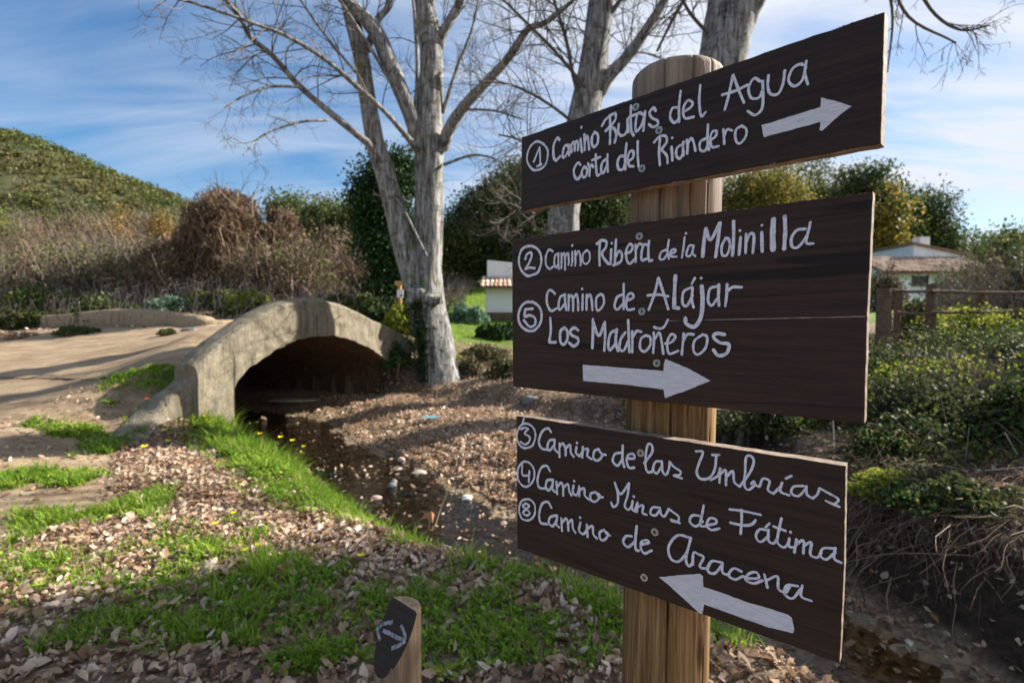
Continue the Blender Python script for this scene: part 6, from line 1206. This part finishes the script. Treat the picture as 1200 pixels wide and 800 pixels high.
# dry leaves
def ld(x, y):
    near_ = nearside(x, y); dp = sdist(x, y, PATH); df = sdist(x, y, FP); dw = sdist(x, y, WP)
    d_ = np.where(near_, np.clip(dp / .5 + .15, .04, 1) * np.where(y < 2.3, .75, 1), 0)
    d_ = np.where((df < .1) & (dw > .05), .9, d_)                       # gravel bar
    d_ = np.where((dw < .08) & (df < 0), .012, d_)
    d_ = np.where(~near_ & (df >= .0) & (x > -3.0), .75, d_)
    d_ = d_ * (1 - .86 * np.clip(gd(x, y) * near_, 0, 1)) * np.clip(.35 + 1.3 * fbm(x * 1.7, y * 1.7, 77), .3, 1)
    d_ = np.where((x > 1.5) & (df > -.1) & (df < .7) & ~near_, d_ * .3, d_)
    return np.where(y > 10.4, d_ * .35, d_)
xl, yl = scatter(165000, -5.5, 2.0, 1.1, 6.4, lambda x, y: ld(x, y) * np.clip(.35 + .2 * y, .5, 1))
xl2, yl2 = scatter(120000, -3.6, 5.5, 2.2, 12.0, lambda x, y: ld(x, y) * .9 * ~nearside(x, y))
xl3, yl3 = scatter(9000, -18, -4, 4, 16, lambda x, y: (sdist(x, y, PATH) > -.3) * .6)
for nm_, xx, yy, sz, lab in (('fallen_leaves', xl, yl, .034, 'carpet of pinkish tan dry leaves on the near bank'), ('fallen_leaves', xl2, yl2, .034, 'dry leaves covering the gravel bar and far bank'), ('fallen_leaves', xl3, yl3, .06, 'scattered dry leaves along the path edge and low wall')):
    zz = H(xx, yy) + RNG.uniform(.002, .03, len(xx)); zz = np.maximum(zz, WATER_Z + .003); V, F = litter_leaves(np.stack([xx, yy, zz], -1), sz); mk(nm_, V, F, M['litter'], smooth=True, kind='stuff', label=lab, cat='leaves')
# pebbles in and around the water
ico = bmesh.new(); bmesh.ops.create_icosphere(ico, subdivisions=1, radius=1); IV = np.array([v.co[:] for v in ico.verts]); ico.verts.index_update(); IF = np.array([[v.index for v in f.verts] for f in ico.faces]); ico.free()
xp, yp = scatter(18000, -4, 2.6, 1.8, 9.2, lambda x, y: (sdist(x, y, FP) < 0) * np.where(sdist(x, y, WP) < .25, 1, .35) * .6); n = len(xp)
rp = RNG.uniform(.006, .02, n) * np.where(RNG.random(n) < .05, 1.8, 1); sc3 = np.stack([rp * RNG.uniform(.8, 1.4, n), rp * RNG.uniform(.7, 1.2, n), rp * RNG.uniform(.35, .7, n)], -1)
an = RNG.uniform(0, 6.28, n); ca2, sa2 = np.cos(an), np.sin(an); Q = IV[None] * sc3[:, None] * (1 + RNG.normal(0, .09, (n, len(IV), 1)))
Q = np.stack([Q[..., 0] * ca2[:, None] - Q[..., 1] * sa2[:, None], Q[..., 0] * sa2[:, None] + Q[..., 1] * ca2[:, None], Q[..., 2]], -1) + np.stack([xp, yp, H(xp, yp) + rp * .2], -1)[:, None]
mk('pebbles', Q.reshape(-1, 3), (np.arange(n)[:, None, None] * len(IV) + IF[None]).reshape(-1, 3), M['pebble'], kind='stuff', label='brown and grey pebbles along the bed of the stream', cat='gravel')

# distinct stones
def stone(px, py, sx, sy, sz, mt_, lab, Yo=None, rot=0, tilt=0, name='stone'):
    p = ground(px, py) if Yo is None else at(px, py, Yo); bm = bmesh.new(); bmesh.ops.create_icosphere(bm, subdivisions=3, radius=1); V = np.array([v.co[:] for v in bm.verts]); bm.verts.index_update(); F = np.array([[v.index for v in f.verts] for f in bm.faces]); bm.free()
    sdv = random.uniform(0, 50); V = V * (1 + .35 * (fbm(V[:, 0] * 1.3 + sdv, V[:, 1] * 1.3 + V[:, 2] * 1.7, 61) - .5) * 2)[:, None]; V = np.sign(V) * np.abs(V) ** .85
    V = V * np.array([sx, sy, sz]); V = V @ np.array(Matrix.Rotation(tilt, 3, 'Y')).T @ rotz(rot).T; c0 = np.array([p[0], p[1], p[2] + sz * .12])
    root = mk(name, V, F, M[mt_], None, smooth=True, label=lab, cat='stone'); root.location = Vector(c0); root['_w'] = c0.tolist(); return root
stone(457, 578, .05, .035, .115, 'stone_grey', 'upright grey slate blade standing at the water edge', rot=.4, tilt=.45)
stone(479, 582, .085, .06, .06, 'stone_grey', 'flat grey stone right of the upright slate blade')
stone(491, 588, .06, .05, .04, 'stone_moss', 'yellow green mossy stone in front of the flat grey stone')
stone(470, 588, .035, .035, .03, 'stone_moss', 'small mossy stone at the foot of the slate blade')
stone(440, 588, .06, .05, .045, 'stone_pink', 'pinkish stone beside the grass left of the slate blade')
stone(547, 584, .05, .035, .025, 'stone_white', 'white pebble lying alone in the water')
stone(466, 552, .09, .06, .035, 'stone_pale', 'long pale stone at the edge of the gravel bar')
stone(491, 556, .09, .06, .04, 'stone_pale', 'pale flat stone right of the long pale stone')
stone(476, 562, .06, .05, .03, 'stone_pale', 'small pale stone in front of the two pale flat stones')
stone(432, 570, .05, .05, .03, 'stone_pink', 'pink brown stone touching the grass near the blue green plant')
stone(381, 543, .05, .04, .03, 'stone_pale', 'pale pebble in the water behind the yellow flowers')
stone(470, 541, .05, .04, .03, 'stone_pink', 'brown pink pebble on the near lip of the gravel bar')
stone(434, 556, .05, .04, .02, 'stone_moss', 'ochre stone under the shallow water')
stone(246, 668, .05, .085, .03, 'stone_pale', 'long pale rock half buried in the grass of the near bank', rot=.5)
stone(25, 655, .05, .05, .025, 'stone_pale', 'pale stone in the grass at the left edge')
stone(165, 645, .035, .03, .02, 'stone_pink', 'small pinkish stone among leaves left of the long pale rock')
stone(222, 388, .16, .1, .06, 'stone_grey', 'dark stone lying on the path by the parapet')
stone(185, 700, .035, .03, .02, 'stone_pale', 'small pale stone in the shade of the near bank')
stone(20, 744, .04, .03, .02, 'stone_pale', 'pale stone in the shade at the left edge')
stone(620, 470, .16, .1, .08, 'stone_grey', 'grey rock on the far bank under the middle board')
stone(345, 470, .5, .14, .035, 'stone_pale', 'long pale slab standing in for sunlit ground under the bridge arch')  # patch of sunlight on the tunnel floor, put in as a pale slab

# flowers
def flower(px, py, lab, col='petal', h=.06, r=.013, group='yellow flowers along the near bank', name='yellow_flower', Yo=None):
    g = ground(px, py + 6) if Yo is None else at(px, py + 9, Yo); p = g + np.array([0, 0, h]); pp = at(px, py, g[1]); h = max(.05, min(.2, pp[2] - g[2] + .02)); p = np.array([g[0], g[1], g[2] + h])
    root = empty(name, tuple(g), label=lab, cat='flower', group=group); ac = Acc(); tube(ac, catmull(np.array([g - [0, 0, .01], g + [.008, 0, h * .5], p]), 3), .0012, 4); ac.build('stem', M['stem'], root)
    for k in range(5):
        an = k * 2 * math.pi / 5 + random.random() * .3; e = np.array([math.cos(an), math.sin(an), .35]); s = np.array([-math.sin(an), math.cos(an), 0]); V = [p, p + e * r * .55 + s * r * .45, p + e * r * 1.1 + np.array([0, 0, .002]), p + e * r * .55 - s * r * .45]
        mk('petal', V, np.array([[0, 1, 2, 3]]), M[col], root)
for (px, py, lab) in [(193, 506, 'yellow flower at the top left of the lush grass under the parapet end'), (197, 519, 'yellow flower just below the topmost one by the wing wall'), (169, 526, 'large yellow flower at the foot of the wing wall'), (241, 490, 'yellow flower in front of the lit bridge pier'),
     (252, 497, 'yellow flower low against the right half of the pier'), (284, 509, 'yellow flower at the right corner of the bridge pier'), (277, 500, 'small yellow flower right beside the pier corner'), (329, 514, 'tallest yellow flower against the dark water'), (343, 518, 'yellow flower just right of the tallest one'),
     (356, 525, 'yellow flower second from the blue green plant'), (355, 533, 'yellow flower hanging low above the blue green plant'), (298, 531, 'yellow flower inside the grass below the arch'), (305, 510, 'pale yellow flower left of the tallest one'), (274, 605, 'lone yellow flower among dry leaves'), (253, 617, 'yellow flower near the lone one among leaves'),
     (303, 644, 'bright yellow flower above the shaded grass'), (287, 649, 'yellow flower left of the bright one above the shade'), (423, 656, 'single yellow flower on leaves above the bollard')]:
    flower(px, py, lab, r=(.04 if 'large' in lab or 'tallest' in lab else .03) * (1 if py < 560 else .75))
flower(173, 470, 'single red poppy on the wing wall by the path', 'poppy', r=.034, group=None, name='red_poppy', Yo=5.6)
# blue green plant, sprigs
def plant(px, py, lab, matk, n, L, w_, name='leafy_plant'):
    g = ground(px, py); root = empty(name, tuple(g), label=lab, cat='plant')
    for k in range(n):
        an = k * 2.4 + random.random(); e = np.array([math.cos(an), math.sin(an), 0]); s = np.array([-math.sin(an), math.cos(an), 0]); l = L * random.uniform(.7, 1.1); V = []
        for f, wd_, z in ((0, .15, 0), (.25, .6, .35), (.55, 1, .55), (.8, .75, .55), (1, .08, .42)):
            V += [g + e * l * f - s * w_ * wd_ + np.array([0, 0, z * l]), g + e * l * f + [0, 0, z * l - w_ * .25], g + e * l * f + s * w_ * wd_ + np.array([0, 0, z * l])]
        F = [(3 * q + a_, 3 * q + 3 + a_, 3 * q + 4 + a_, 3 * q + 1 + a_) for q in range(4) for a_ in (0, 1)]
        mk('leaf', V, np.array(F), M[matk], root, smooth=True)
plant(382, 562, 'blue green leafy plant at the top of the grassy bank', 'cabbage', 9, .16, .035)
plant(232, 503, 'bright bushy weed growing against the bridge pier', 'lime', 12, .14, .03)
plant(520, 800, 'small light green sprig just right of the bollard', 'lime', 9, .07, .013)
plant(130, 475, 'low weed beside the path at the wing wall', 'weed', 12, .12, .02)
plant(545, 425, 'strap leaved green plant at the foot of the forked poplar', 'lime', 11, .3, .02)
# twigs
def twig(pts, Ys, r, lab, mt_='straw', name='dry_stick'):
    P = np.array([at(x, y, Y_) for (x, y), Y_ in zip(pts, Ys)]); g = P[0]; root = empty(name, tuple(g), label=lab, cat='stick'); ac = Acc(); Q = catmull(P, 5); tube(ac, Q, np.linspace(r, r * .5, len(Q)), 6, .1); ac.build('stem', M[mt_], root); return root
g_ = ground(508, 625); twig([(507, 627), (515, 600), (522, 582), (526, 570)], [g_[1]] * 4, .006, 'thin curved reed standing out of the water')
g_ = ground(140, 762); s_ = twig([(105, 762), (125, 762), (150, 758), (182, 752)], [g_[1] - .03, g_[1] - .01, g_[1], g_[1] + .03], .005, 'pale forked straw lying on the shaded grass')
ac = Acc(); tube(ac, catmull(np.array([at(155, 758, g_[1]), at(145, 775, g_[1] - .05), at(128, 797, g_[1] - .12)]), 4), .004, 5); ac.build('side_stem', M['straw'], s_)
g_ = ground(620, 570); twig([(604, 590), (615, 578), (632, 566), (636, 562)], [g_[1]] * 4, .01, 'brown stick caught in the stream beside the bottom board', 'vine')
g_ = ground(580, 440); 
def ground_log(pxs, r, lab, nm, lift=.0):
    P = np.array([ground(x, y) + [0, 0, r * .6 + lift] for x, y in pxs]); root = empty(nm, tuple(P[0]), label=lab, cat='log'); ac = Acc(); Q = catmull(P, 6); tube(ac, Q, np.linspace(r, r * .55, len(Q)) * (1 + .25 * (fbm(np.arange(len(Q)) * .6, np.full(len(Q), 2.), 7) - .5)), 9, .2)
    for k in (5, 11):
        tube(ac, np.array([Q[k], Q[k] + [random.uniform(-.1, .2), -.1, .16], Q[k] + [random.uniform(-.1, .3), -.15, .3]]), [r * .35, r * .25, .006], 5)
    ac.build('stem', M['darkbark'], root, smooth=True); return root
ground_log([(542, 446), (560, 441), (585, 437), (618, 436)], .06, 'dead grey log lying on the bank right of the forked poplar', 'dead_log')
ground_log([(548, 424), (562, 421), (580, 420), (600, 416)], .04, 'thinner dead branch behind the grey log', 'dead_branch')
twig([(0, 792), (40, 788), (90, 790)], [1.95, 1.97, 1.95], .006, 'dark thin branch lying along the lower left corner', 'darkbark')
# dead leaf on a stem and an orange leaf
g_ = ground(500, 628); P = at(503, 606, g_[1]); root = empty('dead_leaf', tuple(g_), label='curled orange brown leaf on a short stem at the water edge', cat='leaf')
ac = Acc(); tube(ac, np.array([g_, (g_ + P) / 2 + [.01, 0, 0], P]), .004, 5); ac.build('stem', M['vine'], root)
M['rust'] = flat('rust_leaf', (.42, .2, .1), .7, .2, 30); M['orange'] = flat('orange_leaf', (.75, .16, .03), .6, .2, 30)
V = [P + np.array(v) for v in [(-.07, 0, -.02), (-.03, .01, .035), (.02, 0, .05), (.04, .01, .02), (.03, -.02, -.04), (-.02, -.01, .0)]]; mk('blade', V, [(0, 1, 5), (1, 2, 5), (2, 3, 4, 5)], M['rust'], root)
g_ = ground(688, 692); V = [g_ + np.array(v) for v in [(-.035, 0, .02), (-.01, .03, .03), (.035, .02, .025), (.03, -.02, .03), (-.01, -.025, .035)]]; o = mk('orange_leaf', V, [(0, 1, 4), (1, 2, 3, 4)], M['orange'], label='single bright orange leaf at the water edge below the bottom board', cat='leaf')
# blue litter on the gravel bar
M['bluefoil'] = flat('pale_blue_plastic', (.16, .30, .32), .3, .3, 20)
g_ = ground(505, 493); gx, gy = np.meshgrid(np.linspace(-.13, .13, 9), np.linspace(-.07, .07, 6)); V = np.stack([gx + g_[0], gy + g_[1], g_[2] + .03 + .05 * fbm(gx * 22 + 5, gy * 22 + 5, 12)], -1).reshape(-1, 3)
i = np.arange(5)[:, None] * 9; j = np.arange(8)[None]; mk('plastic_wrapper', V, np.stack([i + j, i + j + 1, i + j + 10, i + j + 9], -1).reshape(-1, 4), M['bluefoil'], smooth=True, label='crumpled pale blue plastic wrapper on the gravel bar', cat='litter')
for o in SC.objects:
    if '_w' in o: del o['_w']
tot = sum(len(o.data.polygons) for o in SC.objects if o.type == 'MESH'); print('polys', tot)
